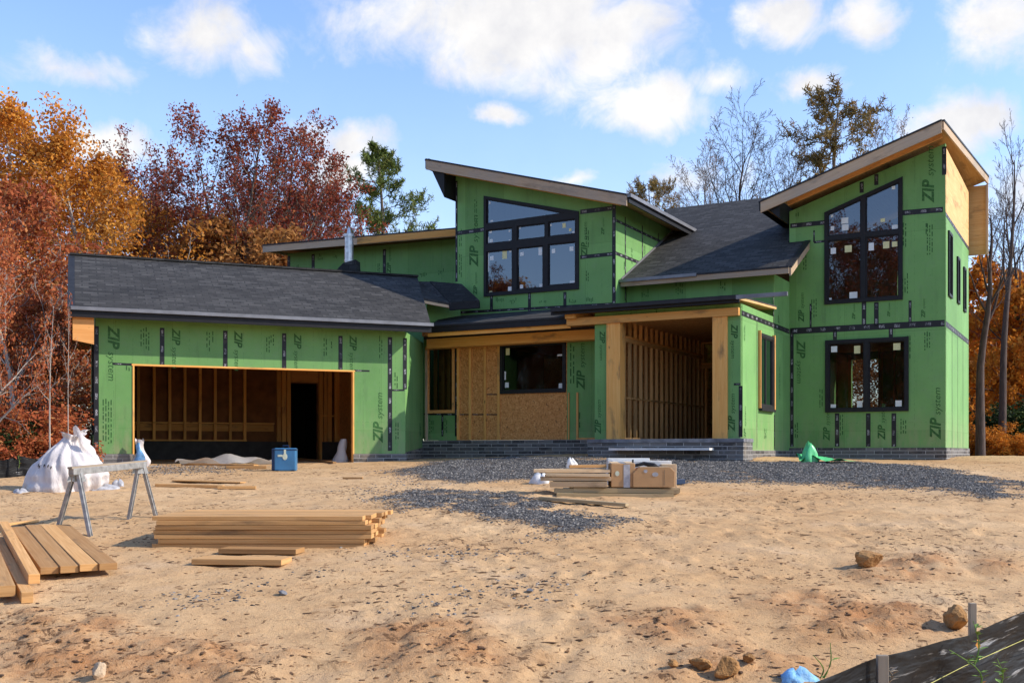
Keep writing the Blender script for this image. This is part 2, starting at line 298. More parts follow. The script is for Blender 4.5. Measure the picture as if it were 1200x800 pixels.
def mat_fence():
    q = NT('black_silt_fabric'); p = q.pos(); uv = q.uv()
    d = q.noise(q.map(uv, (1.2, 4, 1)), 2., 6, .7, 1.)
    c = q.mix(q.rng(d, .48, .75, 0, .55), (.006, .006, .007), (.018, .017, .017))
    c = q.mix(q.rng(q.noise(uv, 55, 3, .7), .62, .72, 0, .3), c, (.05, .045, .042)); c = q.mix(q.rng(q.noise(q.map(uv, (.9, 14, 1), rot=(0, 0, .75)), 1.3, 5, .7, .4), .60, .70, 0, .75), c, (.40, .39, .38))  # pale streaks put the fabric's bright highlights into its colour
    q.col(c); q.rough(q.rng(d, .3, .7, .42, .7)); q.b.inputs['Specular IOR Level'].default_value = .18
    q.bump(q.noise(q.map(uv, (.7, 5, 1), rot=(0, 0, .45)), 1.5, 3, .5, .3), .6, .06); return q.m
M['fence'] = mat_fence()

# ------------------------------------------------------------------ builders
Z = Vector((0, 0, 1))
class MB:
    def __init__(s): s.v = []; s.f = []; s.uv = []; s.sm = False
    def poly(s, pts, uax=None, uvs=None):
        i = len(s.v); pts = [Vector(p) for p in pts]; s.v += pts; s.f.append(tuple(range(i, i + len(pts))))
        if uvs is None:
            n = Vector((0, 0, 0))
            for k in range(1, len(pts) - 1): n += (pts[k] - pts[0]).cross(pts[k + 1] - pts[0])
            n = n.normalized() if n.length > 1e-12 else Vector((0, 0, 1))
            if uax is not None and abs(n.dot(uax)) < .9: t = (uax - n * n.dot(uax)).normalized()
            elif abs(n.z) > .985: t = Vector((1, 0, 0))
            else: t = Z.cross(n).normalized()
            b = n.cross(t); uvs = [(p.dot(t), p.dot(b)) for p in pts]
        s.uv += uvs
    def ext(s, pts, off, holes=(), uax=None):
        """a flat polygon (with holes) pulled out along off"""
        off = Vector(off); loops = [[Vector(p) for p in pts]] + [[Vector(p) for p in h] for h in holes]
        if not holes and len(pts) <= 4: s.poly(loops[0], uax); s.poly([p + off for p in reversed(loops[0])], uax)
        else:
            o = loops[0][0]; ex = (loops[0][1] - o).normalized(); n = Vector((0, 0, 0))
            for k in range(1, len(loops[0]) - 1): n += (loops[0][k] - o).cross(loops[0][k + 1] - o)
            n.normalize(); ey = n.cross(ex); flat = [q for l in loops for q in l]
            tr = tessellate_polygon([[Vector(((q - o).dot(ex), (q - o).dot(ey), 0)) for q in l] for l in loops])
            for t in tr: s.poly([flat[k] for k in t], uax); s.poly([flat[k] + off for k in reversed(t)], uax)
        for l in loops:
            for k in range(len(l)): a, b = l[k], l[(k + 1) % len(l)]; s.poly([a, b, b + off, a + off], uax)
    def box(s, c, ax, ay, az, uax=None):
        """centre and three half extents"""
        c, ax, ay, az = map(Vector, (c, ax, ay, az)); P = {(i, j, k): c + ax * i + ay * j + az * k for i in (-1, 1) for j in (-1, 1) for k in (-1, 1)}
        for q in (((-1, -1, -1), (-1, 1, -1), (1, 1, -1), (1, -1, -1)), ((-1, -1, 1), (1, -1, 1), (1, 1, 1), (-1, 1, 1)), ((-1, -1, -1), (1, -1, -1), (1, -1, 1), (-1, -1, 1)),
                  ((1, 1, -1), (-1, 1, -1), (-1, 1, 1), (1, 1, 1)), ((-1, 1, -1), (-1, -1, -1), (-1, -1, 1), (-1, 1, 1)), ((1, -1, -1), (1, 1, -1), (1, 1, 1), (1, -1, 1))):
            s.poly([P[k] for k in q], uax)
    def bar(s, a, b, w, h, up=Z):
        """square bar from a to b, w across and h along up"""
        a, b = Vector(a), Vector(b); d = (b - a); l = d.normalized(); sd = l.cross(up)
        sd = Vector((1, 0, 0)) if sd.length < 1e-4 else sd.normalized(); u = sd.cross(l).normalized()
        s.box((a + b) / 2, d / 2, sd * w / 2, u * h / 2, uax=l)
    def tube(s, pts, rad, n=8, caps=True):
        pts = [Vector(p) for p in pts]; rings = []
        for i, p in enumerate(pts):
            d = (pts[min(i + 1, len(pts) - 1)] - pts[max(i - 1, 0)]).normalized(); x = d.cross(Z if abs(d.z) < .9 else Vector((1, 0, 0))).normalized(); y = d.cross(x)
            r = rad[i] if isinstance(rad, (list, tuple)) else rad; rings.append([p + x * r * math.cos(2 * math.pi * k / n) + y * r * math.sin(2 * math.pi * k / n) for k in range(n)])
        for a, b in zip(rings, rings[1:]):
            for k in range(n): s.poly([a[k], a[(k + 1) % n], b[(k + 1) % n], b[k]])
        if caps: s.poly(list(reversed(rings[0]))); s.poly(rings[-1])
    def grid(s, P):
        for i in range(len(P) - 1):
            for j in range(len(P[0]) - 1): s.poly([P[i][j], P[i + 1][j], P[i + 1][j + 1], P[i][j + 1]], uvs=[(i * .1, j * .1), (i * .1 + .1, j * .1), (i * .1 + .1, j * .1 + .1), (i * .1, j * .1 + .1)])
    def build(s, name, mat, parent=None, loc=None, smooth=False, bevel=0., merge=False):
        off = Vector((0, 0, 0)); q = parent
        while q is not None: off += q.location; q = q.parent
        if loc is not None: off += Vector(loc)
        me = bpy.data.meshes.new(name); me.from_pydata([tuple(p - off) for p in s.v], [], s.f)
        u = me.uv_layers.new(name='UVMap'); u.data.foreach_set('uv', [c for p in s.uv for c in p])
        if merge or smooth or bevel:
            import bmesh
            bm = bmesh.new(); bm.from_mesh(me); bmesh.ops.remove_doubles(bm, verts=bm.verts, dist=1e-5); bmesh.ops.recalc_face_normals(bm, faces=bm.faces); bm.to_mesh(me); bm.free()
        me.materials.append(mat); me.polygons.foreach_set('use_smooth', [smooth] * len(me.polygons)); me.update()
        o = bpy.data.objects.new(name, me); COL.objects.link(o)
        if parent is not None: o.parent = parent
        if loc is not None: o.location = loc
        if bevel:
            md = o.modifiers.new('bevel', 'BEVEL'); md.width = bevel; md.segments = 2; md.limit_method = 'ANGLE'
        return o
def tag(o, label=None, cat=None, group=None, kind=None):
    for k, v in (('label', label), ('category', cat), ('group', group), ('kind', kind)):
        if v: o[k] = v
    return o
def thing(name, loc, label, cat, group=None):
    o = bpy.data.objects.new(name, None); COL.objects.link(o); o.location = loc; o.empty_display_size = .2; return tag(o, label, cat, group)

class Frame:
    """a plan frame: u runs along a facade, w stands out of it"""
    def __init__(s, o, a, n, right): s.o = o; s.a = a; s.n = n; s.right = right
    def p(s, u, w, z): return Vector((s.o[0] + s.a[0] * u + s.n[0] * w, s.o[1] + s.a[1] * u + s.n[1] * w, z))
    def px(s, x, y, w=0.):
        k = (x - CX) / F; u = (k * (s.o[1] + s.n[1] * w) - s.o[0] - s.n[0] * w) / (s.a[0] - k * s.a[1])
        return u, EYE + (HY - y) / F * (s.o[1] + s.a[1] * u + s.n[1] * w)
    def V(s, w, sgn=1): return Vector((s.n[0] * w * sgn, s.n[1] * w * sgn, 0))
TW = Frame((10.48, 26.0), (-.876, .482), (-.482, -.876), -1)            # the house: u to the left, w towards the street
SD = Frame((10.48, 26.0), (.482, .876), (.876, -.482), 1)               # its right-hand side wall
EN = Frame((10.48 - .876 * 3.77, 26 + .482 * 3.77), (-.482, -.876), (.876, -.482), -1)  # entry side wall: u towards the street
GA = Frame((-2.63, 26.5), (-.926, -.377), (.377, -.926), -1)            # garage front
def wall(mb, fr, outer, holes=(), w=0., t=.15):
    mb.ext([fr.p(u, w, z) for u, z in outer], fr.V(-t), [[fr.p(u, w, z) for u, z in h] for h in holes])
def rect(u0, u1, z0, z1): return [(u0, z0), (u1, z0), (u1, z1), (u0, z1)]
def pxrect(fr, w, xl, xr, ytl, ytr, ybl, ybr):
    """an upright rectangle from its corners' pixels: verticals and levels averaged"""
    ul = fr.px(xl, 0, w)[0]; ur = fr.px(xr, 0, w)[0]; zt = (fr.px(xl, ytl, w)[1] + fr.px(xr, ytr, w)[1]) / 2; zb = (fr.px(xl, ybl, w)[1] + fr.px(xr, ybr, w)[1]) / 2
    return rect(ul, ur, zb, zt)
def tape(mb, fr, w, a, b, wd=.10, px=True):
    (u0, z0), (u1, z1) = (fr.px(*a, w), fr.px(*b, w)) if px else (a, b)
    p, q = fr.p(u0, w, z0), fr.p(u1, w, z1); d = (q - p); l = d.length; d.normalize(); n = Vector((fr.n[0], fr.n[1], 0)); s = d.cross(n).normalized() * wd / 2; e = n * .004
    mb.poly([p - s + e, q - s + e, q + s + e, p + s + e], uvs=[(0, 0), (l, 0), (l, 1), (0, 1)])
    for a_, b_ in ((p - s, q - s), (p + s, q + s), (p - s, p + s), (q - s, q + s)): mb.poly([a_, b_, b_ + e, a_ + e], uvs=[(0, 0)] * 4)

_txt = {}
def text_polys(t):
    if t not in _txt:
        cu = bpy.data.curves.new('t', 'FONT'); cu.body = t; cu.size = 1; cu.shear = .22; cu.resolution_u = 3
        if t == 'ZIP': cu.offset = .034
        ob = bpy.data.objects.new('t', cu); COL.objects.link(ob); dg = bpy.context.evaluated_depsgraph_get(); me = bpy.data.meshes.new_from_object(ob.evaluated_get(dg))
        v = [q.co.copy() for q in me.vertices]; _txt[t] = (v, [tuple(p.vertices) for p in me.polygons], max(q.x for q in v)); bpy.data.objects.remove(ob); bpy.data.curves.remove(cu); bpy.data.meshes.remove(me)
    return _txt[t]
def lettering(mb, fr, w, t, u, z, length, up, hgt=None, off=.003):
    """text climbing (up=1) or running down (up=-1) the wall from (u, z)"""
    v, f, wd = text_polys(t); k = length / wd; kh = k if hgt is None else hgt / .7
    r = fr.right * (-1 if up > 0 else 1)
    for p in f: mb.poly([fr.p(u + r * v[i].y * kh, w + off, z + up * v[i].x * k) for i in p])
def panel_print(mb, fr, w, x, y, ln, up, thin=False):
    """the sheathing's printed name: bold ZIP then a lighter word"""
    u, z = fr.px(x, y, w); s = abs(fr.px(x, y - ln, w)[1] - z)
    lettering(mb, fr, w, 'ZIP', u, z, s * .42, up, s * .19); lettering(mb, fr, w, 'system', u, z + up * s * .46, s * .54, up, s * .125)
def small_print(mb, fr, w, x, y0, y1, rows=3, sc=1.):
    u, za = fr.px(x, y0, w); zb = fr.px(x, y1, w)[1]
    for k in range(rows):
        z = min(za, zb) + rnd.uniform(0, .1)
        while z < max(za, zb):
            l = rnd.uniform(.03, .14) * sc; uu = u + k * .055 * sc
            mb.poly([fr.p(uu, w + .003, z), fr.p(uu + .024 * sc, w + .003, z), fr.p(uu + .024 * sc, w + .003, z + l), fr.p(uu, w + .003, z + l)]); z += l + rnd.uniform(.02, .06) * sc

# ------------------------------------------------------------------ ground
_pt = np.linspace(0, 60, 601)
_pz = np.interp(_pt, [0, 5, 7.5, 10, 13, 18, 22, 25, 30, 60], [-1.75, -1.68, -1.56, -1.30, -1.0, -.64, -.42, -.30, -.2, -.3])
_k = np.ones(25) / 25; _pz = np.convolve(np.pad(_pz, 12, mode='edge'), _k, 'valid')
def hsh(i, j, s):
    h = (i.astype(np.int64) * 374761393 + j.astype(np.int64) * 668265263 + s * 982451653) & 0x7fffffff
    h = ((h ^ (h >> 13)) * 1274126177) & 0x7fffffff
    return ((h ^ (h >> 16)) & 0xffff) / 65535.
def vn(x, y, f, s):
    x = x * f; y = y * f; i = np.floor(x); j = np.floor(y); a = x - i; b = y - j; a = a * a * (3 - 2 * a); b = b * b * (3 - 2 * b)
    return (hsh(i, j, s) * (1 - a) + hsh(i + 1, j, s) * a) * (1 - b) + (hsh(i, j + 1, s) * (1 - a) + hsh(i + 1, j + 1, s) * a) * b - .5
def base_z(x, y):
    z = np.interp(y, _pt, _pz); z = np.where(y > 60, -.3 - (y - 60) * .006, z)
    z = z + .24 * np.exp(-((x - 3.2) / 5.2) ** 2 - ((y - 26.2) / 4.0) ** 2) + .16 * np.exp(-((x - 12.5) / 2.5) ** 2 - ((y - 27) / 3) ** 2)
    return z
def soft_poly(x, y, poly, soft):
    """signed distance to a polygon turned into a 0..1 mask"""
    P = np.array(poly); n = len(P); d = np.full(x.shape, 1e9); ins = np.zeros(x.shape, bool)
    for k in range(n):
        a, b = P[k], P[(k + 1) % n]; e = b - a; t = np.clip(((x - a[0]) * e[0] + (y - a[1]) * e[1]) / (e @ e + 1e-9), 0, 1); d = np.minimum(d, np.hypot(x - a[0] - e[0] * t, y - a[1] - e[1] * t))
        c = ((a[1] > y) != (b[1] > y)); ins ^= c & (x < (b[0] - a[0]) * (y - a[1]) / (b[1] - a[1] + 1e-12) + a[0])
    return np.clip(.5 + np.where(ins, d, -d) / soft, 0, 1)
def gp0(px, py):
    Y = np.linspace(3.5, 60, 3000); X = (px - CX) / F * Y; dz = (HY - py) / F * Y - base_z(X, Y)
    k = np.argmax(dz <= 0) if py > HY and (dz <= 0).any() else len(Y) - 1
    return X[k], Y[k]
GRAVEL = [[gp0(*q) for q in pl] for pl in (
    [(470, 553), (520, 541), (600, 537), (700, 538), (880, 541), (1010, 543), (1080, 548), (1120, 556), (1200, 570), (1200, 588), (1120, 580), (1040, 572), (960, 566), (870, 566), (800, 566), (740, 562), (640, 562), (540, 565), (480, 562)],
    [(455, 582), (500, 574), (560, 580), (620, 588), (690, 597), (745, 607), (700, 617), (660, 624), (620, 612), (560, 603), (500, 596)])]
THIN = [[gp0(*q) for q in pl] for pl in ([(230, 690), (330, 680), (345, 700), (250, 712)], [(480, 715), (540, 690), (640, 680), (620, 705), (560, 722)], [(395, 575), (470, 563), (480, 578), (420, 582)], [(430, 640), (560, 640), (640, 652), (520, 662)], [(150, 545), (300, 546), (310, 556), (130, 560)])]
ROUGH = [[gp0(*q) for q in pl] for pl in ([(0, 715), (110, 720), (230, 745), (330, 775), (340, 800), (0, 800)], [(760, 800), (800, 765), (880, 748), (945, 775), (950, 800)], [(870, 700), (960, 690), (1100, 712), (1090, 738), (960, 745)], [(1000, 655), (1100, 650), (1110, 672), (1030, 678)], [(1130, 655), (1200, 650), (1200, 668), (1140, 668)],
    [(420, 745), (520, 730), (620, 770), (560, 800), (430, 800)], [(690, 735), (800, 720), (840, 745), (760, 765)])]
def masks(x, y):
    j = vn(x, y, 1.1, 5) * .8 + vn(x, y, 3.7, 6) * .5; g = np.zeros(x.shape); r = np.zeros(x.shape)
    for pl in GRAVEL: g = np.maximum(g, (.30 + .70 * np.clip(1.25 + 1.8 * vn(x, y, 1.3, 41) + 1.5 * vn(x, y * 1.5, 3.3, 42), 0, 1)) * soft_poly(x + j * .8, y + j * .9, pl, 1.3))
    for pl in THIN: g = np.maximum(g, .42 * soft_poly(x + j * .9, y + j * .9, pl, 1.8))
    for pl in ROUGH: r = np.maximum(r, soft_poly(x + j * .4, y + j * .4, pl, .5))
    return g, r
TRACKS = [(-4.2, .50, -.016, .14), (-2.6, .50, -.016, .14), (4.9, -.05, -.010, .14), (6.5, -.05, -.010, .14)]
def ground_z(x, y, m=None):
    x = np.atleast_1d(np.asarray(x, float)); y = np.atleast_1d(np.asarray(y, float)); g, r = masks(x, y) if m is None else m
    near = np.exp(-np.maximum(y - 16, 0) / 12)
    z = base_z(x, y) + .10 * vn(x, y, .22, 1) * np.clip(1.2 - np.abs(y - 12) / 14, 0, 1)
    z = z + near * (.040 * vn(x, y, .7, 2) + .018 * vn(x, y, 2.6, 3) + .018 * vn(x, y, 5.3, 4) * (1 + 1.5 * r)) 
    pit = np.maximum(vn(x, y * 1.6, 3.1, 14) + .55 * vn(x, y, 8.3, 15) - .12, 0); pat = np.clip(.5 + 2.2 * vn(x, y, .45, 16), .1, 1)
    z = z - near * .06 * pit * pat + near * .075 * np.maximum(vn(x, y, 6.3, 18) - .14 + .25 * vn(x, y, .8, 19), 0) * np.clip(.15 + 1.8 * pat - .5, .1, 1) + near * .016 * np.abs(vn(x, y, 9.7, 17)) * (pat + 1.5 * r)
    z = z + r * (.07 * np.maximum(vn(x, y, 1.7, 8) + .1, 0) + .09 * np.abs(vn(x, y, 4.3, 9)) + .08 * np.abs(vn(x, y, 9.1, 10)))
    z = z + .05 * g + g * .025 * vn(x, y, 7, 11)
    for (c0, c1, c2, wd) in TRACKS:
        d = np.abs(x - (c0 + c1 * y + c2 * y * y)); on = np.exp(-(d / wd) ** 4); md = near * np.clip(.15 + 2.2 * vn(x, y, .33, int(c0 * 7) + 90), 0, 1); z = z - .015 * on * md * (1 + .7 * np.sin(y * 38 + 6 * d)) + .014 * md * np.exp(-((d - wd * 1.35) / .06) ** 2)
    return z + EYE
def gz(x, y): return float(ground_z(x, y)[0])
def gp(px, py):
    Y = np.linspace(3.5, 60, 2500); X = (px - CX) / F * Y; dz = EYE + (HY - py) / F * Y - ground_z(X, Y); k = int(np.argmax(dz <= 0)); return Vector((X[k], Y[k], EYE + (HY - py) / F * Y[k]))
def steps(a, b, s): return list(np.arange(a, b, s))
def grow(a, b, s, k):
    o = [a]
    while o[-1] < b: o.append(o[-1] + s); s *= k
    return o
xr = grow(15, 900, .2, 1.25); xl = [-q for q in grow(13.5, 900, .2, 1.25)][::-1]
XS = np.array(xl[:-1] + steps(-13.5, -5.5, .09) + steps(-5.5, 6, .045) + steps(6, 15, .09) + xr); yl = [4 - (q - 0) for q in grow(0, 900, .2, 1.3)][::-1]
YS = np.array(yl[:-1] + steps(4, 11, .04) + steps(11, 22, .075) + steps(22, 31, .12) + grow(31, 1500, .2, 1.22))
gx, gy = np.meshgrid(XS, YS); mg = masks(gx, gy); gzv = ground_z(gx.ravel(), gy.ravel(), (mg[0].ravel(), mg[1].ravel()))
nx, ny = len(XS), len(YS); idx = np.arange(nx * ny).reshape(ny, nx)
fc = np.stack([idx[:-1, :-1], idx[:-1, 1:], idx[1:, 1:], idx[1:, :-1]], -1).reshape(-1, 4)
def raw_mesh(name, v, f, mat, attrs=(), smooth=True, domain='POINT'):
    k = f.shape[1]; me = bpy.data.meshes.new(name); me.vertices.add(len(v)); me.vertices.foreach_set('co', np.ascontiguousarray(v, np.float32).ravel())
    me.loops.add(f.size); me.loops.foreach_set('vertex_index', np.ascontiguousarray(f, np.int32).ravel()); me.polygons.add(len(f)); me.polygons.foreach_set('loop_start', np.arange(0, f.size, k, dtype=np.int32))
    me.update(calc_edges=True); me.polygons.foreach_set('use_smooth', np.full(len(f), smooth))
    for nme, val in attrs: a = me.attributes.new(nme, 'FLOAT', domain); a.data.foreach_set('value', np.ascontiguousarray(val, np.float32).ravel())
    me.materials.append(mat); o = bpy.data.objects.new(name, me); COL.objects.link(o); return o
X_, Y_ = gx.ravel(), gy.ravel()
farm = np.clip(np.maximum(np.maximum((Y_ - 30.5) / 3, (np.abs(X_ - .5) - 15 + vn(X_, Y_, .4, 3) * 2) / 3), 0), 0, 1)
farm = np.where(Y_ < 12, np.clip((np.abs(X_) - 20) / 5, 0, 1), farm)
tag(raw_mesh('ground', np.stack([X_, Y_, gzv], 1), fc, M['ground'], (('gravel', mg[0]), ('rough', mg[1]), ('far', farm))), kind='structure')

# ------------------------------------------------------------------ the house
HOUSE = thing('house', (2, 30, EYE), 'large modern house under construction in green sheathing with sloped black roofs', 'house')
def part(mb, name, mat, parent=None, **k): return mb.build(name, mat, parent or HOUSE, **k)
G0 = EYE                    # eye level is about the grade of the house
BT = EYE + .12              # top of the brick course under the tower
class Wl:
    """one sheathed wall with its tapes and its print"""
    def __init__(s, fr, outer, holes=(), w=0., t=.15, mat='zip', name='sheathed_wall'):
        mb = MB(); wall(mb, fr, outer, holes, w, t); s.o = part(mb, name, M[mat]); s.fr = fr; s.w = w; s.tb = MB(); s.pb = MB(); s.parts = []
    def one(s, nm, mt): m = MB(); s.parts.append((m, nm, mt)); return m
    def tape(s, a, b, wd=.10): tape(s.one('seam_tape', 'tape'), s.fr, s.w, a, b, wd); return s
    def zp(s, x, y, ln, up): panel_print(s.one('lettering', 'ink'), s.fr, s.w, x, y, ln, up); return s
    def sp(s, x, y0, y1, rows=3, sc=1.): small_print(s.one('small_print', 'ink'), s.fr, s.w, x, y0, y1, rows, sc); return s
    def tx(s, t, x, y, ln, up):
        u, z = s.fr.px(x, y, s.w); l = abs(s.fr.px(x, y - ln, s.w)[1] - z); lettering(s.one('lettering', 'ink'), s.fr, s.w, t, u, z, l, up, l * .24, .0035); return s
    def done(s):
        if s.tb.f: s.tb.build('seam_tape', M['tape'], s.o)
        for m, nm, mt in s.parts:
            if m.f: m.build(nm, M[mt], s.o)
def inset(poly, d):
    """shrink a convex polygon by d"""
    n = len(poly); c = [sum(p[i] for p in poly) / n for i in (0, 1)]; out = []
    area = sum(poly[k][0] * poly[(k + 1) % n][1] - poly[(k + 1) % n][0] * poly[k][1] for k in range(n)); sg = 1 if area > 0 else -1
    ln = []
    for k in range(n):
        a, b = poly[k], poly[(k + 1) % n]; dx, dz = b[0] - a[0], b[1] - a[1]; l = math.hypot(dx, dz); nx_, nz_ = -dz / l * sg, dx / l * sg; ln.append((a[0] + nx_ * d, a[1] + nz_ * d, dx, dz))
    for k in range(n):
        x1, y1, dx1, dy1 = ln[k - 1]; x2, y2, dx2, dy2 = ln[k]; den = dx1 * dy2 - dy1 * dx2; t = ((x2 - x1) * dy2 - (y2 - y1) * dx2) / den; out.append((x1 + dx1 * t, y1 + dy1 * t))
    return out
def window(fr, w, outer, panes, stickers=(), label=None, mat='black', proud=.045, trim=None, glass='glass'):
    mb = MB(); mb.ext([fr.p(u, w + proud, z) for u, z in outer], fr.V(-proud - .09), [[fr.p(u, w + proud, z) for u, z in h] for h in panes])
    o = part(mb, 'window', M[mat]); tag(o, label)
    for h in panes:
        sb = MB(); i2 = inset(h, .028); sb.ext([fr.p(u, w + .015, z) for u, z in inset(h, -.004)], fr.V(-.05), [[fr.p(u, w + .015, z) for u, z in i2]]); sb.build('sash', M[mat], o)
        g = MB(); g.poly([fr.p(u, w - .012, z) for u, z in inset(h, .02)]); g.build('pane', M[glass], o)
    for kind in ('sticker', 'stickery'):
        for (x, y, sx_, sy_, kd) in stickers:
            if kd == kind:
                u, z = fr.px(x, y, w - .008); k = (fr.p(u, w, 0).y) / F; s = MB(); hu, hz = sx_ * k / 2, sy_ * k / 2
                s.ext([fr.p(u - hu, w - .010, z - hz), fr.p(u + hu, w - .010, z - hz), fr.p(u + hu, w - .010, z + hz), fr.p(u - hu, w - .010, z + hz)], fr.V(.002)); s.build('sticker', M[kind], o)
    return o
def roof(fr, corners, zf, name='roof', t=.05, deck=.07, mat='shingle', deckmat='ply', fascia=(), fh=.26, fmat='fascia', fthick=.045, lip=0.):
    """corners: (u, w) in order; zf(u, w) is the height of the top; fascia: list of (corner index, corner index, material)"""
    top = [fr.p(u, w, zf(u, w)) for u, w in corners]; mb = MB(); mb.ext(top, (0, 0, -t)); o = part(mb, name, M[mat])
    d = MB(); d.ext([p - Vector((0, 0, t)) for p in top], (0, 0, -deck)); d.build('soffit', M[deckmat], o)
    for (a, b, fm, h) in fascia:
        p, q = top[a], top[b]; ctr = sum(top, Vector()) / len(top); e = (q - p).normalized(); out = e.cross(Z).normalized()
        if (p - ctr).dot(out) < 0: out = -out
        f = MB(); off = out * .002; f.ext([p + off - Vector((0, 0, .025)), q + off - Vector((0, 0, .025)), q + off - Vector((0, 0, h)), p + off - Vector((0, 0, h))], out * fthick, uax=e); f.build('fascia', M[fm], o)
        g = MB(); g.ext([p + Vector((0, 0, .012)) - out * .08, q + Vector((0, 0, .012)) - out * .08, q + Vector((0, 0, .012)) + out * (fthick + .02), p + Vector((0, 0, .012)) + out * (fthick + .02)], (0, 0, -.045)); g.build('drip_edge', M['flash'], o)
    return o

# --- tower (right)
uT = 3.77
zt = lambda u: 7.47 + EYE - .33 * u
wu_outer = [TW.px(966.3, 357, 0), TW.px(1058.0, 351, 0), TW.px(1058.0, 207.2, 0), TW.px(966.3, 249.3, 0)]
um = TW.px(1012, 0, 0)[0]; ul, ur = wu_outer[0][0], wu_outer[1][0]; zb = (wu_outer[0][1] + wu_outer[1][1]) / 2; ztr = (TW.px(968, 279.4, 0)[1] + TW.px(1056, 272, 0)[1]) / 2
z1, z2 = wu_outer[3][1], wu_outer[2][1]; sl_ = (z2 - z1) / (ur - ul)
def zs(u): return z1 + sl_ * (u - ul)
fb = .085; mh = .055; wu_outer = [(ul, zb), (ur, zb), (ur, z2), (ul, z1)]
wu_p = [[(ul - fb, zb + fb), (um + mh, zb + fb), (um + mh, ztr - mh), (ul - fb, ztr - mh)], [(um - mh, zb + fb), (ur + fb, zb + fb), (ur + fb, ztr - mh), (um - mh, ztr - mh)],
        [(ul - fb, ztr + mh), (um + mh, ztr + mh), (um + mh, zs(um + mh) - fb), (ul - fb, zs(ul - fb) - fb)], [(um - mh, ztr + mh), (ur + fb, ztr + mh), (ur + fb, zs(ur + fb) - fb), (um - mh, zs(um - mh) - fb)]]
wl_outer = pxrect(TW, 0, 967.3, 1065, 399, 394, 483.5, 481); (la, lz0), (lb, _), (_, lz1) = wl_outer[0], wl_outer[1], wl_outer[2]; lm = TW.px(1015.5, 0, 0)[0]
wl_p = [[(la - fb, lz0 + fb), (lm + mh, lz0 + fb), (lm + mh, lz1 - fb), (la - fb, lz1 - fb)], [(lm - mh, lz0 + fb), (lb + fb, lz0 + fb), (lb + fb, lz1 - fb), (lm - mh, lz1 - fb)]]
hole = lambda o: inset(o, .03)
t = Wl(TW, [(0, BT), (uT, BT), (uT, zt(uT)), (0, zt(0))], [hole(wu_outer), hole(wl_outer)])
t.tape((926, 388), (1107, 378.5), .16).tape((926, 264.8), (966, 260.8), .12).tape((1058, 249.5), (1105, 245.6), .13).tape((928, 386), (928, 523), .09).tape((1106.5, 172), (1106.5, 205), .10)
for x in (981, 1017.5, 1047.5): t.tape((x, 484), (x, 523), .11)
for x in (1012.5, 1027): t.tape((x, 354), (x, 382), .11)
t.tape((978.5, 386), (978.5, 398), .1).tape((1044, 383), (1044, 395), .1).tape((950, 356), (950, 383), .05).tape((1066.5, 352), (1066.5, 378), .07).tape((1009.8, 213), (1009.8, 226), .1).tape((1027, 204), (1027, 217), .1).tape((954, 284), (966, 282.6), .06).tape((954, 270), (954, 284), .04)
t.zp(934, 399, 50, -1).zp(972, 516, 38, 1).zp(1037, 515, 42, 1).zp(1102, 514, 60, 1).zp(942, 377, 34, 1).zp(1002, 374, 18, 1).zp(1094, 237, 66, 1).zp(1084, 372, 22, 1).zp(1043, 371, 16, 1)
t.sp(957, 372, 352).sp(988, 512, 488).sp(1062, 512, 490).sp(1090, 411, 392).sp(1093, 300, 265).sp(1062, 290, 262, 2).sp(1064, 347, 325, 3).sp(1067, 420, 395, 2).sp(964, 480, 455, 2).sp(945, 320, 300, 2).sp(935, 515, 500).sp(1086, 278, 262, 1).sp(936, 256, 250, 2)
t.done()
window(TW, 0., wu_outer, wu_p, [(990, 258.5, 8, 7, 'sticker'), (990.5, 266.5, 7.5, 7, 'sticker'), (975.5, 267.5, 4, 5, 'sticker'), (1034.5, 258, 5, 4, 'stickery'), (1049, 266.5, 7, 6, 'sticker'), (976.5, 294, 6, 7, 'sticker'), (994, 291.5, 8, 8, 'stickery'), (1021, 289, 6, 9, 'sticker'), (1038.5, 287, 7, 8, 'stickery'), (1048.5, 286, 6, 6, 'stickery'), (1000, 346, 9, 8, 'sticker'), (973, 352, 3, 6, 'sticker'), (1047, 220, 4, 4, 'sticker'), (1012, 236, 0.1, .1, 'sticker'), (975, 253, 3, 3, 'sticker')], 'tall raked window of four panes in the right tower')
window(TW, 0., wl_outer, wl_p, [(977.5, 409, 7, 7, 'sticker'), (1004.5, 409.5, 7, 9, 'stickery'), (1051, 406, 8, 8, 'stickery'), (976.5, 475.5, 6, 4, 'sticker'), (1007.5, 473.5, 6, 8, 'sticker'), (1053, 472.5, 7, 7, 'sticker')], 'two pane ground floor window of the right tower', glass='midglass')
# right-hand side wall: green below, bare plywood at the top, three slim windows
SDL = 5.1; zj = EYE + 5.82; zti = EYE + 7.40
sw = [rect(.45, 1.15, EYE + 3.85, EYE + 5.45), rect(2.25, 2.75, EYE + 3.9, EYE + 5.1), rect(3.7, 4.2, EYE + 3.85, EYE + 5.05)]
s = Wl(SD, rect(.001, SDL, BT, zj), [hole(q) for q in sw], t=.149)
tape(s.one('seam_tape', 'tape'), SD, 0, (.05, EYE + 3.12), (SDL, EYE + 3.12), .14, False); tape(s.one('seam_tape', 'tape'), SD, 0, (.05, zj - .05), (SDL, zj - .05), .1, False)
for u in (1.3, 2.5, 3.7): tape(s.one('seam_tape', 'tape'), SD, 0, (u, BT), (u, EYE + 3.05), .03, False)
s.done()
Wl(SD, rect(.003, SDL, zj + .002, zti), t=.149, mat='ply', name='plywood_wall').done()
for q in sw: window(SD, 0., q, [inset(q, .07)])
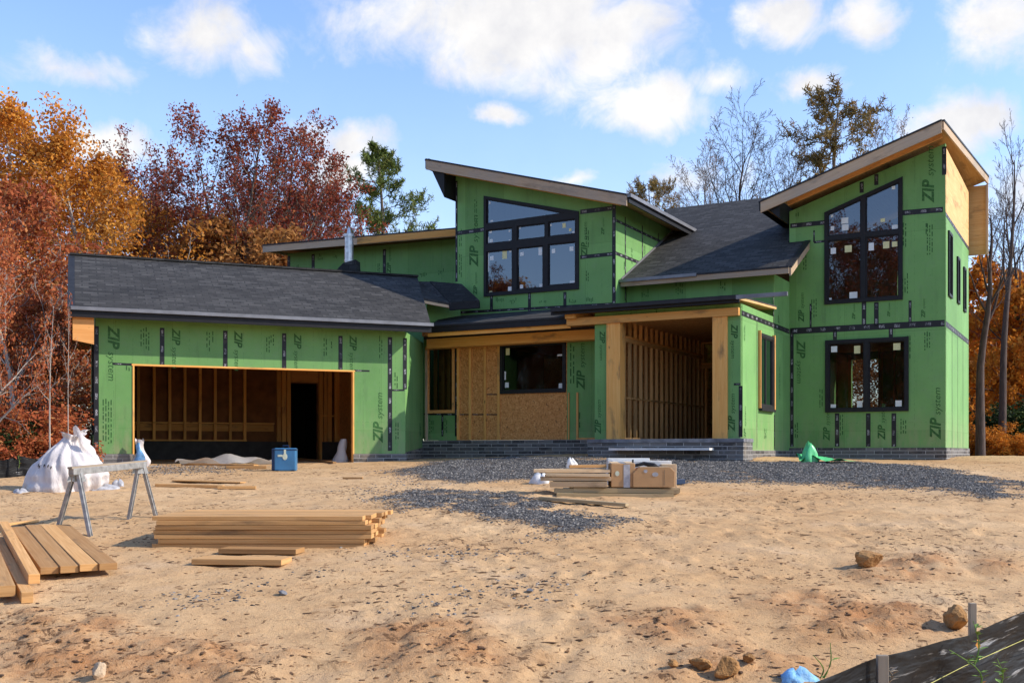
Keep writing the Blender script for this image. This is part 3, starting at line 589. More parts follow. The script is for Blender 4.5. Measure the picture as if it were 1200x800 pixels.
# rear and left walls of the tower
rh = [rect(.45, 1.25, EYE + 4.3, EYE + 5.3), rect(1.35, 1.9, EYE + 4.3, EYE + 5.3), rect(2.35, 3.2, EYE + .4, EYE + 2.75)]
Wl(TW, [(.16, BT), (uT - .16, BT), (uT - .16, zt(uT)), (.16, zt(.16))], rh, -SDL + .15).done()
mb = MB(); mb.ext([TW.p(uT - .01, -.16, BT), TW.p(uT - .01, -SDL, BT), TW.p(uT - .01, -SDL, zt(uT) - .02), TW.p(uT - .01, -.16, zt(uT) - .02)], Vector((.876, -.482, 0)) * .14); part(mb, 'sheathed_wall', M['zip'])
mb = MB(); mb.box(TW.p(uT / 2, -SDL / 2, EYE + 3.1), TW.p(uT / 2 - .17, 0, 0) - TW.p(0, 0, 0), TW.p(0, SDL / 2 - .2, 0) - TW.p(0, 0, 0), (0, 0, .14)); part(mb, 'floor_deck', M['osb'])
mb = MB()
for u in (.5, .9, 1.3, 1.7, 2.1): mb.bar(TW.p(u, -3.2, BT), TW.p(u, -3.2, EYE + 2.95), .04, .09, TW.V(1))
for z in (BT + .05, EYE + 2.9): mb.bar(TW.p(.3, -3.2, z), TW.p(2.2, -3.2, z), .09, .04)
for u in (2.35, 3.25): mb.bar(TW.p(u, -SDL + .1, BT), TW.p(u, -SDL + .1, EYE + 2.9), .09, .12, TW.V(1))
part(mb, 'stud_wall', M['frame'])
mb = MB(); mb.ext([TW.p(u, w, BT - .03) for u, w in ((.05, -.05), (uT - .05, -.05), (uT - .05, -SDL + .05), (.05, -SDL + .05))], (0, 0, -.1)); part(mb, 'floor_deck', M['concrete'])
mb = MB()
mb.box(TW.p(uT / 2, -.12, BT - .55), TW.p(uT / 2 + .025, 0, 0) - TW.p(0, 0, 0), TW.V(.15), (0, 0, .548)); mb.box(SD.p(SDL / 2 + .03, -.12, BT - .55), Vector((.482, .876, 0)) * (SDL / 2 - .02), SD.V(.15), (0, 0, .546)); part(mb, 'brick_base', M['brick'])
# tower roof: rises to the right, right edge flares backwards
zr = lambda u, w: EYE + 7.47 - .33 * u + .30
rf = roof(TW, [(4.26, .9), (-.03, .9), (-.42, -5.75), (4.26, -5.75)], zr, fascia=[(0, 1, 'fascia', .30), (1, 2, 'fascia', .22), (3, 0, 'black', .24)])
mb = MB(); mb.ext([TW.p(4.20, .85, zr(4.2, 0) - .13), TW.p(3.80, .85, zr(3.8, 0) - .14), TW.p(3.80, .85, zr(3.8, 0) - .62)], TW.V(-5)); mb.build('soffit_box', M['black'], rf)
mb = MB()
for (a, b) in (((.02, .86), (4.1, .86)), ((.02, .45), (3.7, .45))): mb.bar(TW.p(a[0], a[1], zr(a[0], 0) - .20), TW.p(b[0], b[1], zr(b[0], 0) - .20), .06, .14)
mb.build('lookout', M['frame'], rf)
mb = MB(); mb.box(TW.p(-.14, -5.5, EYE + 6.62), TW.p(.30, 0, 0) - TW.p(0, 0, 0), TW.V(.05), (0, 0, .98)); mb.build('plywood_return', M['ply'], rf)
mb = MB(); mb.bar(TW.p(-.45, -5.44, EYE + 5.62), TW.p(-.45, -5.44, EYE + 7.6), .06, .12, TW.V(1)); mb.build('corner_board', M['fascia'], rf)

# --- centre volume
uC0, uC1, wC = 7.7, 12.46, 2.35
zc = lambda u, w=0: EYE + 8.09 - .278 * (13.03 - u)
wo_x = (567.6, 678.8); cu0, cu1 = TW.px(567.6, 0, wC)[0], TW.px(678.8, 0, wC)[0]
P = lambda x, y: TW.px(560 + x / 6.157, 220 + y / 6.157, wC)
cz0 = (P(45, 786)[1] + P(728, 732)[1]) / 2
wc_outer = [(cu0, cz0), (cu1, cz0), (cu1, P(735, 172)[1]), (cu0, P(48, 60)[1])]
def pr(x0, x1, ytl, ytr, ybl, ybr): q = [P(x0, ytl), P(x1, ytr), P(x1, ybr), P(x0, ybl)]; zt_ = (q[0][1] + q[1][1]) / 2; zb_ = (q[2][1] + q[3][1]) / 2; return rect(q[0][0], q[1][0], zb_, zt_)
wc_p = [pr(65, 252, 462, 442, 770, 745), pr(286, 474, 438, 415, 742, 717), pr(510, 708, 410, 388, 710, 690), pr(65, 252, 308, 286, 410, 386), pr(286, 488, 280, 254, 383, 358), pr(512, 708, 250, 222, 357, 333), [P(65, 264), P(640, 186), P(440, 145), P(65, 82)]]
def S(x, y, w_, h, k='sticker'): return (560 + x / 6.157, 220 + y / 6.157, w_ / 6.157, h / 6.157, k)
c = Wl(TW, [(uC0, EYE + 3.3), (uC1, EYE + 3.3), (uC1, zc(uC1) - .12), (uC0, zc(uC0) - .12)], [hole(wc_outer)], wC)
c.tape((535, 273.5), (567, 269), .12).tape((680, 248.5), (717, 244), .12).tape((680, 301.5), (718, 297.5), .10).tape((719.5, 236), (719.5, 355), .10).tape((535, 212), (535, 330), .07)
for x in (576, 620.5, 662): c.tape((x, 342), (x, 364), .09)
c.tape((540, 366), (718, 356), .07)
c.zp(560, 312, 60, 1).zp(559, 345, 26, 1).zp(688, 300, 40, 1).zp(708, 275, 20, 1).sp(559, 265, 235, 2).sp(541, 290, 270, 2).sp(541, 325, 300, 2).sp(690, 290, 270, 2).tx('S', 583, 356, 10, 1).sp(690, 318, 330, 2)
for x in (590, 605, 640, 675, 695): c.sp(x, 356, 352, 5, .8)
c.done()
window(TW, wC, wc_outer, wc_p, [S(85, 110, 14, 16), S(100, 240, 18, 12), S(92, 318, 22, 18), S(96, 383, 26, 24), S(228, 312, 14, 14), S(228, 382, 12, 12), S(303, 290, 12, 16), S(527, 270, 12, 14), S(622, 272, 26, 34, 'stickery'), S(666, 303, 20, 20, 'stickery'), S(690, 322, 16, 16), S(100, 508, 30, 30), S(193, 482, 38, 62, 'stickery'), S(234, 458, 14, 16), S(318, 478, 30, 26), S(450, 458, 28, 56), S(546, 456, 28, 30), S(676, 440, 32, 32), S(683, 688, 40, 36), S(456, 708, 26, 30), S(232, 728, 34, 30), S(315, 716, 26, 34), S(94, 752, 22, 14, 'stickery'), S(526, 706, 12, 14), S(78, 480, 8, 250), S(292, 460, 5, 200)], 'big raked seven pane window of the middle volume')
mb = MB(); mb.ext([TW.p(uC0, wC - .16, EYE + 3.0), TW.p(uC0, -2.6, EYE + 3.0), TW.p(uC0, -2.6, zc(uC0) - .12), TW.p(uC0, wC - .16, zc(uC0) - .12)], Vector((-.876, .482, 0)) * .149)
# its right side faces the sun
CS = Frame((TW.p(uC0, 0, 0).x, TW.p(uC0, 0, 0).y), (-.482, -.876), (.876, -.482), -1)
o_ = part(mb, 'sheathed_wall', M['zip'])
for a_, b_, wd_ in [((wC - .05, EYE + 5.15), (-1.2, EYE + 5.15), .09), ((wC - .05, EYE + 6.0), (-2., EYE + 6.0), .07), ((wC - .03, EYE + 3.9), (wC - .03, EYE + 6.2), .06)] + [((w_, EYE + 4.0), (w_, EYE + 6.2), .06) for w_ in (1.55, .35, -.85)]: tb = MB(); tape(tb, CS, 0, a_, b_, wd_, False); tb.build('seam_tape', M['tape'], o_)
pb = MB(); panel_print(pb, CS, 0, 733, 318, 26, 1); pb.build('lettering', M['ink'], o_)
for q_ in ((741, 312, 296), (756, 306, 290)): pb = MB(); small_print(pb, CS, 0, *q_, 2); pb.build('small_print', M['ink'], o_)
mb = MB(); mb.ext([TW.p(uC0 + .02, 1.85, EYE + 4.42), TW.p(uC0 + .02, -2.45, EYE + 4.42 + .505 * 4.3), TW.p(uC0 + .02, -2.45, EYE + 4.58 + .505 * 4.3), TW.p(uC0 + .02, 1.85, EYE + 4.55)], Vector((.876, -.482, 0)) * .045); part(mb, 'step_flashing', M['gutter'])
for w_, nm in ((-2.75, 'sheathed_wall'),): Wl(TW, [(uC0 + .02, EYE + 3), (uC1 - .02, EYE + 3), (uC1 - .02, zc(uC1) - .13), (uC0 + .02, zc(uC0) - .13)], (), w_).done()
mb = MB(); mb.ext([TW.p(uC1, wC - .16, EYE + 1.5), TW.p(uC1, -2.75, EYE + 1.5), TW.p(uC1, -2.75, zc(uC1) - .12), TW.p(uC1, wC - .16, zc(uC1) - .12)], Vector((.876, -.482, 0)) * .149); part(mb, 'sheathed_wall', M['zip'])
mb = MB(); mb.ext([TW.p(u, w, EYE + 3.3) for u, w in ((uC0 + .2, wC - .2), (uC1 - .2, wC - .2), (uC1 - .2, -2.7), (uC0 + .2, -2.7))], (0, 0, -.2)); part(mb, 'floor_deck', M['osb'])
rf = roof(TW, [(13.03, 2.95), (7.06, 2.95), (7.06, -4.4), (13.03, -4.4)], zc, fascia=[(0, 1, 'fascia', .29), (1, 2, 'black', .20), (3, 0, 'black', .25)])
mb = MB(); mb.ext([TW.p(12.98, 2.9, zc(12.98) - .13), TW.p(12.49, 2.9, zc(12.49) - .13), TW.p(12.49, 2.9, zc(12.49) - .95)], TW.V(-6.9)); mb.build('soffit_box', M['black'], rf)
mb = MB(); mb.bar(TW.p(7.3, 2.85, zc(7.3) - .21), TW.p(12.5, 2.85, zc(12.5) - .21), .2, .15); mb.build('lookout', M['lvl'], rf)
mb = MB(); mb.bar(TW.p(7.0, 2.98, zc(7.06) - .03), TW.p(7.0, -2.3, zc(7.06) - .03), .1, .09); mb.build('gutter', M['gutter'], rf)

# --- main roof between centre volume and tower, and the wall under its eave
zm = lambda u, w: EYE + 5.32 - .505 * w + .12
rf = roof(TW, [(3.29, 1.9), (7.67, 1.9), (7.67, -2.0), (8.9, -4.6), (3.80, -4.6), (3.80, .03), (3.29, .03)], zm, fascia=[(0, 1, 'fascia', .17), (6, 0, 'fascia', .22)])
mb = MB(); mb.ext([TW.p(3.8, -4.6, zm(0, -4.6)), TW.p(8.9, -4.6, zm(0, -4.6)), TW.p(8.9, -12, EYE + 4.4), TW.p(3.8, -12, EYE + 4.4)], (0, 0, -.1)); mb.ext([TW.p(8.9, -4.6, zm(0, -4.6)), TW.p(7.68, -2.02, zm(0, -2.02)), TW.p(12.5, -4.4, EYE + 4.6)], (0, 0, -.1)); mb.build('rear_slope', M['shingle'], rf)
mb = MB(); mb.bar(TW.p(5.6, 1.95, zm(0, 1.9) - .02), TW.p(7.68, 1.95, zm(0, 1.9) - .02), .09, .08); mb.build('gutter', M['gutter'], rf)
Wl(TW, rect(uT + .02, uC0 - .02, EYE + 3.42, EYE + 4.42), (), 1.5).sp(800, 345, 335, 4).sp(850, 342, 334, 3).sp(760, 350, 344, 4).done()

# --- entry porch
wE = 4.27; uE1 = TW.px(697, 0, wE)[0]; zf0 = TW.px(780, 514, wE)[1]; zE1 = EYE + 3.34
eo = pxrect(TW, wE, 729, 835, 381, 377, 514, 514); eu0, eu1 = eo[0][0], eo[1][0]; zbm0, zbm1 = TW.px(790, 377, wE)[1], TW.px(790, 367.5, wE)[1]
zhb = TW.px(850, 365.5, wE + .11)[1]
e = Wl(TW, [(uT, EYE + .02), (uT, zE1), (uE1, zE1), (uE1, EYE + .02)], [[(TW.px(712, 0, wE)[0], EYE + .1), (TW.px(853, 0, wE)[0], EYE + .1), (TW.px(853, 0, wE)[0], zhb - .04), (TW.px(712, 0, wE)[0], zhb - .04)]], wE)
e.tape((868, 452), (868, 512), .09).tape((860, 450), (868, 450), .05).zp(703, 388, 34, -1).zp(704, 508, 40, 1).zp(857, 380, 40, -1).zp(861, 505, 44, 1).sp(770, 370, 363, 1).sp(740, 368, 362, 1)
e.done()
mb = MB(); zhb = TW.px(850, 365.5, wE + .11)[1]; mb.bar(TW.p(TW.px(867, 0, wE)[0], wE + .05, zhb), TW.p(uE1 + .70, wE + .05, zhb), .12, .175); part(mb, 'header_beam', M['lvl'])
for xa, xb in ((712, 728), (836, 853)):
    ua, ub = TW.px(xa, 0, wE)[0], TW.px(xb, 0, wE)[0]; mb = MB(); mb.bar(TW.p((ua + ub) / 2, wE - .08, zf0), TW.p((ua + ub) / 2, wE - .08, zhb - .05), abs(ua - ub), .30, TW.V(1)); part(mb, 'post', M['lvl'])
es_w = [rect(*sorted((EN.px(889, 0)[0], EN.px(905, 0)[0])), EN.px(897, 479)[1], EN.px(890, 390)[1])]
es = Wl(EN, [(0, EYE + .02), (wE - .001, EYE + .02), (wE - .001, zE1), (1.49, zE1), (1.49, EYE + 4.4), (0, EYE + 4.4)], [hole(es_w[0])])
es.tape((869, 366.5), (925, 388.5), .12).tape((907.5, 486), (907.5, 526), .07).tape((906.5, 346), (906.5, 386), .05).tape((887, 372), (887, 525), .02)
es.zp(874, 520, 44, 1).sp(873, 400, 385, 2).sp(898, 515, 505, 4).zp(913, 380, 26, 1).sp(914, 470, 430, 2); es.done()
window(EN, .02, es_w[0], [inset(es_w[0], .08)], (), 'narrow tall window in the lit entry side wall', 'flash', .03)
(a0, _z0), (a1, _), (_, _z1) = es_w[0][0], es_w[0][1], es_w[0][2]; mb = MB(); ml = min(a0, a1) - .035; mb.bar(EN.p(ml, .035, _z0 - .05), EN.p(ml, .035, _z1 + .05), .07, .065, EN.V(1)); part(mb, 'window_trim', M['frame']); mb = MB(); mb.bar(EN.p(max(a0, a1) + .02, .035, _z0), EN.p(max(a0, a1) + .02, .035, _z1 + .05), .035, .06, EN.V(1)); part(mb, 'window_trim', M['frame'])
mb = MB(); (a0, _z0), (a1, _), (_, _z1) = es_w[0][0], es_w[0][1], es_w[0][2]; mb.bar(EN.p((a0 + a1) / 2 + .05, .0, _z0 + .08), EN.p((a0 + a1) / 2 + .05, .0, _z1 - .08), .06, .05, Vector((.876, -.482, 0))); mb.bar(EN.p(a0, .04, _z0 - .03), EN.p(a1, .04, _z0 - .03), .10, .06); part(mb, 'window_bars', M['flash'])
mb = MB(); mb.box(EN.p(wE / 2 - .02, -.12, BT - .62), Vector((.482, .876, 0)) * (wE / 2 - .02), EN.V(.15), (0, 0, .55)); part(mb, 'brick_base', M['brick'])
# stud walls inside the entry
def studwall(fr, w, us, z0, z1, rails=(), mat='frame', sw_=.04, dp=.10, backing=None):
    mb = MB()
    for z in (z0 + .02, z1 - .02, z1 - .065): mb.bar(fr.p(min(us) - .05, w, z), fr.p(max(us) + .05, w, z), dp, .04)
    for (ra, rb, z) in rails: mb.bar(fr.p(ra, w, z), fr.p(rb, w, z), dp, .04)
    o = part(mb, 'stud_wall', M[mat])
    for u in us:
        q = MB(); q.bar(fr.p(u + rnd.uniform(-.01, .01), w, z0 + .04), fr.p(u, w, z1 - .085), sw_, dp, fr.V(1)); q.build('stud', M[mat], o)
    if backing: b = MB(); wall(b, fr, rect(min(us) - .3, max(us) + .3, z0, z1), (), w - dp / 2 - .005, .02); b.build('panel', M[backing], o)
    return o
uL = eu0 + .12
SL = Frame((TW.p(uL, 0, 0).x, TW.p(uL, 0, 0).y), (-.482, -.876), (.876, -.482), -1)
studwall(SL, 0, [wE - .40 - .36 * k for k in range(17)], zf0, EYE + 2.75, rails=[(-2, wE - .4, zf0 + 1.0)], sw_=.06, dp=.075, mat='lumber')
studwall(SL, 0, [wE - .40 - .36 * k for k in range(17)], EYE + 2.76, EYE + 3.3, sw_=.06, dp=.075)
studwall(TW, -1.9, [eu1 - .1 + .33 * k for k in range(9)], zf0, EYE + 2.5, sw_=.06, dp=.14)
studwall(TW, -1.9, [eu1 - .1 + .4 * k for k in range(7)], EYE + 2.52, EYE + 3.2, sw_=.06, dp=.14)
mb = MB(); mb.ext([TW.p(u, w, zf0) for u, w in ((uT + .17, wE - .02), (uE1, wE - .02), (uE1, -4), (uT + .17, -4))], (0, 0, -.15)); part(mb, 'floor_deck', M['stone'])
mb = MB(); mb.ext([TW.p(u, w, EYE + 3.28) for u, w in ((uT + .17, wE - .17), (12.9, wE - .9), (12.9, -2.6), (uT + .17, -2.6))], (0, 0, -.12)); part(mb, 'ceiling_deck', M['osb'])
mb = MB(); wall(mb, TW, rect(uT + .1, 13.0, EYE - .3, EYE + 4.3), (), -4.1, .1); part(mb, 'strand_board', M['osb'])
mb = MB(); mb.ext([SL.p(2.7, -.55, zf0), SL.p(-4, -.55, zf0), SL.p(-4, -.55, EYE + 3.2), SL.p(2.7, -.55, EYE + 3.2)], Vector((-.876, .482, 0)) * .02); part(mb, 'strand_board', M['osb'])
# landing with stone cap
ulA, ulB = TW.px(872, 0, 5.0)[0], TW.px(688, 0, 5.0)[0]; mb = MB(); mb.ext([TW.p(u, w, zf0 - .01) for u, w in ((ulA, 5.02), (ulB, 5.02), (ulB, wE + .005), (ulA, wE + .005))], (0, 0, -.085)); lo = part(mb, 'landing', M['stone'], bevel=.008)
mb = MB(); mb.ext([TW.p(u, w, zf0 - .10) for u, w in ((ulA + .02, 5.0), (ulB - .02, 5.0), (ulB - .02, wE + .006), (ulA + .02, wE + .006))], (0, 0, -.75)); mb.build('riser', M['brick'], lo)
mb = MB(); mb.ext([TW.p(u, w, EYE + .10) for u, w in ((TW.px(832, 0, 5.3)[0], 5.34), (TW.px(714, 0, 5.3)[0], 5.34), (TW.px(714, 0, 5.3)[0], 5.02), (TW.px(832, 0, 5.3)[0], 5.02))], (0, 0, -.05)); mb.build('step_board', M['white'], lo)
# porch roof over entry and left porch
ze_ = lambda u, w: EYE + 3.47 + .045 * (4.6 - w)
rf = roof(TW, [(3.70, 4.58), (8.35, 4.58), (8.35, 1.52), (3.70, 1.52)], ze_, fascia=[(0, 1, 'black', .16)], t=.04, deck=.05)
mb = MB(); mb.bar(TW.p(2.62, 4.66, ze_(0, 4.6) - .05), TW.p(3.75, 4.66, ze_(0, 4.6) - .05), .08, .09); mb.build('gutter', M['gutter'], rf)
mb = MB(); mb.bar(TW.p(3.75, 4.67, ze_(0, 4.6) - .05), TW.p(8.3, 4.67, ze_(0, 4.6) - .05), .08, .08); mb.build('gutter', M['flash'], rf)
zp_ = lambda u, w: EYE + 3.30 + .27 * (4.2 - w)
rf = roof(TW, [(8.06, 4.2), (12.14, 4.2), (12.9, 2.37), (8.06, 2.37)], zp_, t=.05, deck=.06, fascia=[(0, 1, 'black', .17)])
mb = MB(); mb.bar(TW.p(8.06, 4.13, zp_(0, 4.2) - .22), TW.p(12.2, 4.13, zp_(0, 4.2) - .22), .05, .09); mb.build('fascia', M['lvl'], rf)
mb = MB(); mb.ext([TW.p(8.03, 4.50, EYE + 3.22), TW.p(8.03, 4.50, EYE + 3.42), TW.p(8.03, 2.4, EYE + 3.72), TW.p(8.03, 2.4, EYE + 3.22)], Vector((.876, -.482, 0)) * .25); part(mb, 'beam_end', M['lvl'])

# --- left porch wall
wP = 3.0; uP = 13.1
PX = lambda x, y: TW.px(400 + x / 4, 370 + y / 4, wP)
zpt = EYE + 3.2; zpb = EYE + .33
lw = pxrect(TW, wP, 500, 533, 405, 404, 484, 484); bw = pxrect(TW, wP, 586.5, 663.5, 402, 399.5, 461.5, 459.5)
ob_u0, ob_u1 = TW.px(536, 0, wP)[0], TW.px(664.5, 0, wP)[0]
gl_ = Wl(TW, [(uP, zpb), (ob_u0 + .01, zpb), (ob_u0 + .01, zpt), (uP, zpt)], [hole(lw)], wP)
gl_.tape((518.5, 486), (518.5, 511), .06).tape((535, 400), (535, 511), .10).tape((497, 485), (533, 485.5), .05).sp(508, 508, 494, 3).sp(524, 508, 494, 4).done()
ow = Wl(TW, [(ob_u0, zpb), (ob_u1, zpb), (ob_u1, zpt), (ob_u0, zpt)], [hole(bw)], wP, mat='osb', name='strand_board'); ow.tape((553, 485.5), (585, 485.5), .03).tape((570, 462), (585, 462), .03).tape((537, 485.5), (551, 485.5), .03).done()
gr_ = Wl(TW, [(ob_u1 - .001, zpb), (uE1 - .05, zpb), (uE1 - .05, zpt), (ob_u1 - .001, zpt)], (), wP)
gr_.zp(685, 456, 54, 1).sp(673, 450, 405, 2, 1.5).sp(680, 505, 485, 2, 1.3).sp(672, 400, 392, 2).done()
window(TW, wP, lw, [inset(lw, .06)], (), 'small dark window by the garage corner', 'frame', .05, glass='darkglass')
mb = MB()
mb.ext([TW.p(u, wP - .62, z) for u, z in rect(12.0, 13.0, zpb, zpt)], TW.V(-.03))
for x in (508, 517, 524): u = TW.px(x, 0, wP)[0]; mb.bar(TW.p(u, wP - .11, zpb + .7), TW.p(u, wP - .11, zpt - .1), .10, .05, TW.V(1))
part(mb, 'stud_wall', M['lvl'])
window(TW, wP, bw, [inset(bw, .08)], [(595, 412, 5, 8, 'stickery'), (594, 451, 5, 6, 'sticker'), (657, 452, 5, 6, 'sticker'), (656, 416, 6, 2, 'sticker'), (592, 440, 2, 10, 'sticker')], 'wide black window over strand board', glass='darkglass')
for x, y0, y1 in ((551.5, 403, 512), (569, 404, 512), (585, 400, 512), (537.5, 404, 512)):
    u = TW.px(x, 0, wP)[0]; mb = MB(); mb.bar(TW.p(u, wP + .022, zpb + .01), TW.p(u, wP + .022, TW.px(x, y0, wP)[1]), .07, .042, TW.V(1)); part(mb, 'batten', M['lvl'])
mb = MB(); ua, ub = TW.px(667, 0, wP)[0], TW.px(677, 0, wP)[0]; mb.bar(TW.p(ub, wP + .02, zpb + .04), TW.p(ub, wP + .02, zpb + 1.2), .05, .035, TW.V(1)); mb.bar(TW.p(ub + .03, wP + .021, zpb + .02), TW.p(uE1, wP + .021, zpb + .02), .035, .05); mb.bar(TW.p(ua, wP + .02, zpb), TW.p(ua, wP + .02, zpb + 1.2), .03, .035, TW.V(1)); part(mb, 'batten', M['frame'])
bz = TW.px(600, 396.5, 3.3)[1]; mb = MB(); mb.bar(TW.p(uE1 + .02, 3.3, bz - .02), TW.p(12.75, 3.3, bz - .02), .16, .25); part(mb, 'header_beam', M['lvl'])
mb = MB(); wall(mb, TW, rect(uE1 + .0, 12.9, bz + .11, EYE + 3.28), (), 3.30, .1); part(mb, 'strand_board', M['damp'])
mb = MB(); mb.ext([TW.p(u, w, bz - .15) for u, w in ((uE1, 3.22), (12.9, 3.22), (12.9, wP + .01), (uE1, wP + .01))], (0, 0, .03)); part(mb, 'ceiling_deck', M['frame'])
mb = MB(); mb.bar(TW.p(12.97, wP + .05, zpb), TW.p(12.97, wP + .05, bz - .15), .06, .06, TW.V(1)); part(mb, 'batten', M['fascia'])
mb = MB(); mb.box(TW.p((uP + ulB) / 2, wP + .0, zpb - .455), TW.p((uP - ulB) / 2 - .005, 0, 0) - TW.p(0, 0, 0), TW.V(.15), (0, 0, .45)); part(mb, 'brick_base', M['brick'])

# --- garage
zgt = EYE + 3.0; zgb = EYE - .03; zsl = EYE - .30; tG = 7.12
og = pxrect(GA, 0, 155.5, 415, 429, 433.5, 547, 546); og[0] = (og[0][0], zsl); og[1] = (og[1][0], zsl)
g = Wl(GA, [(0, zgb), (0, zgt), (tG, zgt), (tG, zgb), (og[0][0], zgb), (og[0][0], og[3][1]), (og[1][0], og[2][1]), (og[1][0], zgb)])
for x in (190, 264, 333, 399): g.tape((x, 384 + (x - 190) * .045), (x, 428 + (x - 155) * .019), .10)
g.tape((113, 382), (113, 533), .10).tape((457, 395), (457, 528), .11).tape((474.5, 396), (474.5, 456), .10).tape((459, 457), (474, 457), .04).tape((132, 426), (155, 427), .05).tape((415, 434), (433, 434.5), .04)
g.zp(127, 382, 64, -1).zp(202, 385, 46, -1).zp(275, 388, 46, -1).zp(345, 391, 42, -1).zp(410, 393, 42, -1).zp(448, 518, 58, 1).zp(464, 525, 0.1, 1)
g.sp(131, 520, 470, 4).sp(169, 409, 386, 2).sp(175, 412, 388, 2).sp(246, 412, 390, 2).sp(250, 405, 388, 1).sp(316, 414, 394, 2).sp(321, 405, 392, 2).sp(383, 418, 396, 2).sp(389, 410, 398, 1).sp(448, 420, 398, 2).sp(466, 455, 440, 2).sp(467, 515, 495, 2).sp(152, 430, 436, 2)
g.done()
mb = MB(); ug0, ug1 = og[0][0], og[1][0]; zh = og[2][1]
mb.bar(GA.p(ug0 + .02, -.07, zh + .005), GA.p(ug1 - .02, -.07, zh + .005), .17, .035); mb.bar(GA.p(ug0 - .018, -.07, zsl), GA.p(ug0 - .018, -.07, zh - .015), .035, .17, GA.V(1)); mb.bar(GA.p(ug1 + .018, -.07, zsl), GA.p(ug1 + .018, -.07, zh - .015), .035, .17, GA.V(1)); part(mb, 'door_jamb', M['lvl'])
DG = 6.84; ud1 = GA.px(341, 0, -DG + .3)[0]; ud0 = GA.px(373, 0, -DG + .3)[0]; zdr = GA.px(357, 449, -DG + .3)[1]
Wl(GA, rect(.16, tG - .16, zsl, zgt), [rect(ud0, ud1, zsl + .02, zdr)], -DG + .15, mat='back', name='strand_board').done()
GL = Frame((GA.p(tG, 0, 0).x, GA.p(tG, 0, 0).y), (-.377, .926), (-.926, -.377), 1)
glw = rect(.5, 2.2, EYE + .45, EYE + 2.55)
q = Wl(GL, [(.002, zgb), (DG, zgb), (DG, zgt), (DG / 2, zgt + 1.5), (.002, zgt)], [glw], t=.149); tape(q.one('seam_tape', 'tape'), GL, 0, (.05, zgb), (.05, zgt), .09, False); q.done()
window(GL, 0., inset(glw, -.03), [inset(glw, .07)])
q = Wl(GL, [(.16, zsl), (DG, zsl), (DG, zgt), (DG / 2, zgt + 1.5), (.16, zgt)], (), -tG + .15, .14, mat='osb', name='strand_board'); q.done()
mb = MB(); mb.ext([GA.p(u, w, zsl) for u, w in ((-.0, .12), (tG, .12), (tG - .02, -DG), (0, -DG))], (0, 0, -.2)); part(mb, 'floor_slab', M['concrete'])
mb = MB(); mb.box(GA.p(.64, -.08, zgb - .105), GA.p(.665, 0, 0) - GA.p(0, 0, 0), GA.V(.11), (0, 0, .10)); mb.box(GA.p((tG + ug0) / 2, -.08, zgb - .105), GA.p((tG - ug0) / 2 + .03, 0, 0) - GA.p(0, 0, 0), GA.V(.11), (0, 0, .10)); mb.box(GL.p(DG / 2, -.08, zgb - .105), Vector((-.377, .926, 0)) * (DG / 2 - .1), GL.V(.11), (0, 0, .10)); part(mb, 'brick_base', M['brick'])
mb = MB(); mb.box(GA.p(.64, -.08, zgb - .36), GA.p(.675, 0, 0) - GA.p(0, 0, 0), GA.V(.125), (0, 0, .15)); mb.box(GA.p((tG + ug0) / 2, -.08, zgb - .36), GA.p((tG - ug0) / 2 + .04, 0, 0) - GA.p(0, 0, 0), GA.V(.125), (0, 0, .15)); part(mb, 'footing', M['footing'])
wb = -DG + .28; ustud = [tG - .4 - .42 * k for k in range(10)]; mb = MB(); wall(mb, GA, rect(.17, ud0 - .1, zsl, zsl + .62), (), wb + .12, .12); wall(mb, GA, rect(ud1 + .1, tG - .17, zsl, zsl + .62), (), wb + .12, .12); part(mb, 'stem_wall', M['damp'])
studwall(GA, wb, [u for u in ustud if u > ud1 + .5], zsl + .63, zgt - .02, rails=[(ud1 + .5, tG - .3, zsl + 1.15)], sw_=.075, dp=.20, mat='lvl')
mb = MB(); mb.bar(GA.p(ud1 + .5, wb - .04, zsl + 1.02), GA.p(tG - .3, wb - .04, zsl + 1.02), .03, .20); part(mb, 'ledger', M['lvl'])
studwall(GA, wb, [ud1 + .08, ud1 + .22, ud1 + .36], zsl + .04, zgt - .02, sw_=.12, dp=.18, mat='lvl'); studwall(GA, wb, [ud0 - .07, ud0 - .21, ud0 - .34, ud0 - .62, .22], zsl + .04, zgt - .02, rails=[(.2, ud0 - .1, zsl + 1.4)], sw_=.11, dp=.18, mat='lvl')
mb = MB(); mb.box(GA.p((ud0 + ud1) / 2, wb, zdr + .24), GA.p((ud1 - ud0) / 2, 0, 0) - GA.p(0, 0, 0), GA.V(.05), (0, 0, .22)); part(mb, 'door_header', M['frame'])
# passage behind the garage door, its darkness put in as near-black walls
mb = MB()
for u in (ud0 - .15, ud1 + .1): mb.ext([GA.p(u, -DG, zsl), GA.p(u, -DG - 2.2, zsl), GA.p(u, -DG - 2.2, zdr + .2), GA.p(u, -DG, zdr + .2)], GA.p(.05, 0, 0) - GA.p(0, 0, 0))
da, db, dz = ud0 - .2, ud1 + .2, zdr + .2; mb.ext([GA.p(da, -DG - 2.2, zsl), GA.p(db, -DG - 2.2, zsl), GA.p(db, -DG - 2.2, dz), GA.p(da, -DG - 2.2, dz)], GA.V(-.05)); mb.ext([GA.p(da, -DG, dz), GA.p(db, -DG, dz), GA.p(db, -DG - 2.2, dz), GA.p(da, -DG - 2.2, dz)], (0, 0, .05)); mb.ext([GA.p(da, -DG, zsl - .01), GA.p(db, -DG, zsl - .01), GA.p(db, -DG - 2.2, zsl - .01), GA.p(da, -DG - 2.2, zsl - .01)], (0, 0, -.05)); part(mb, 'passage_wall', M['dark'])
zg = lambda u, w: EYE + 3.02 + .46 * (.5 - w) + .11
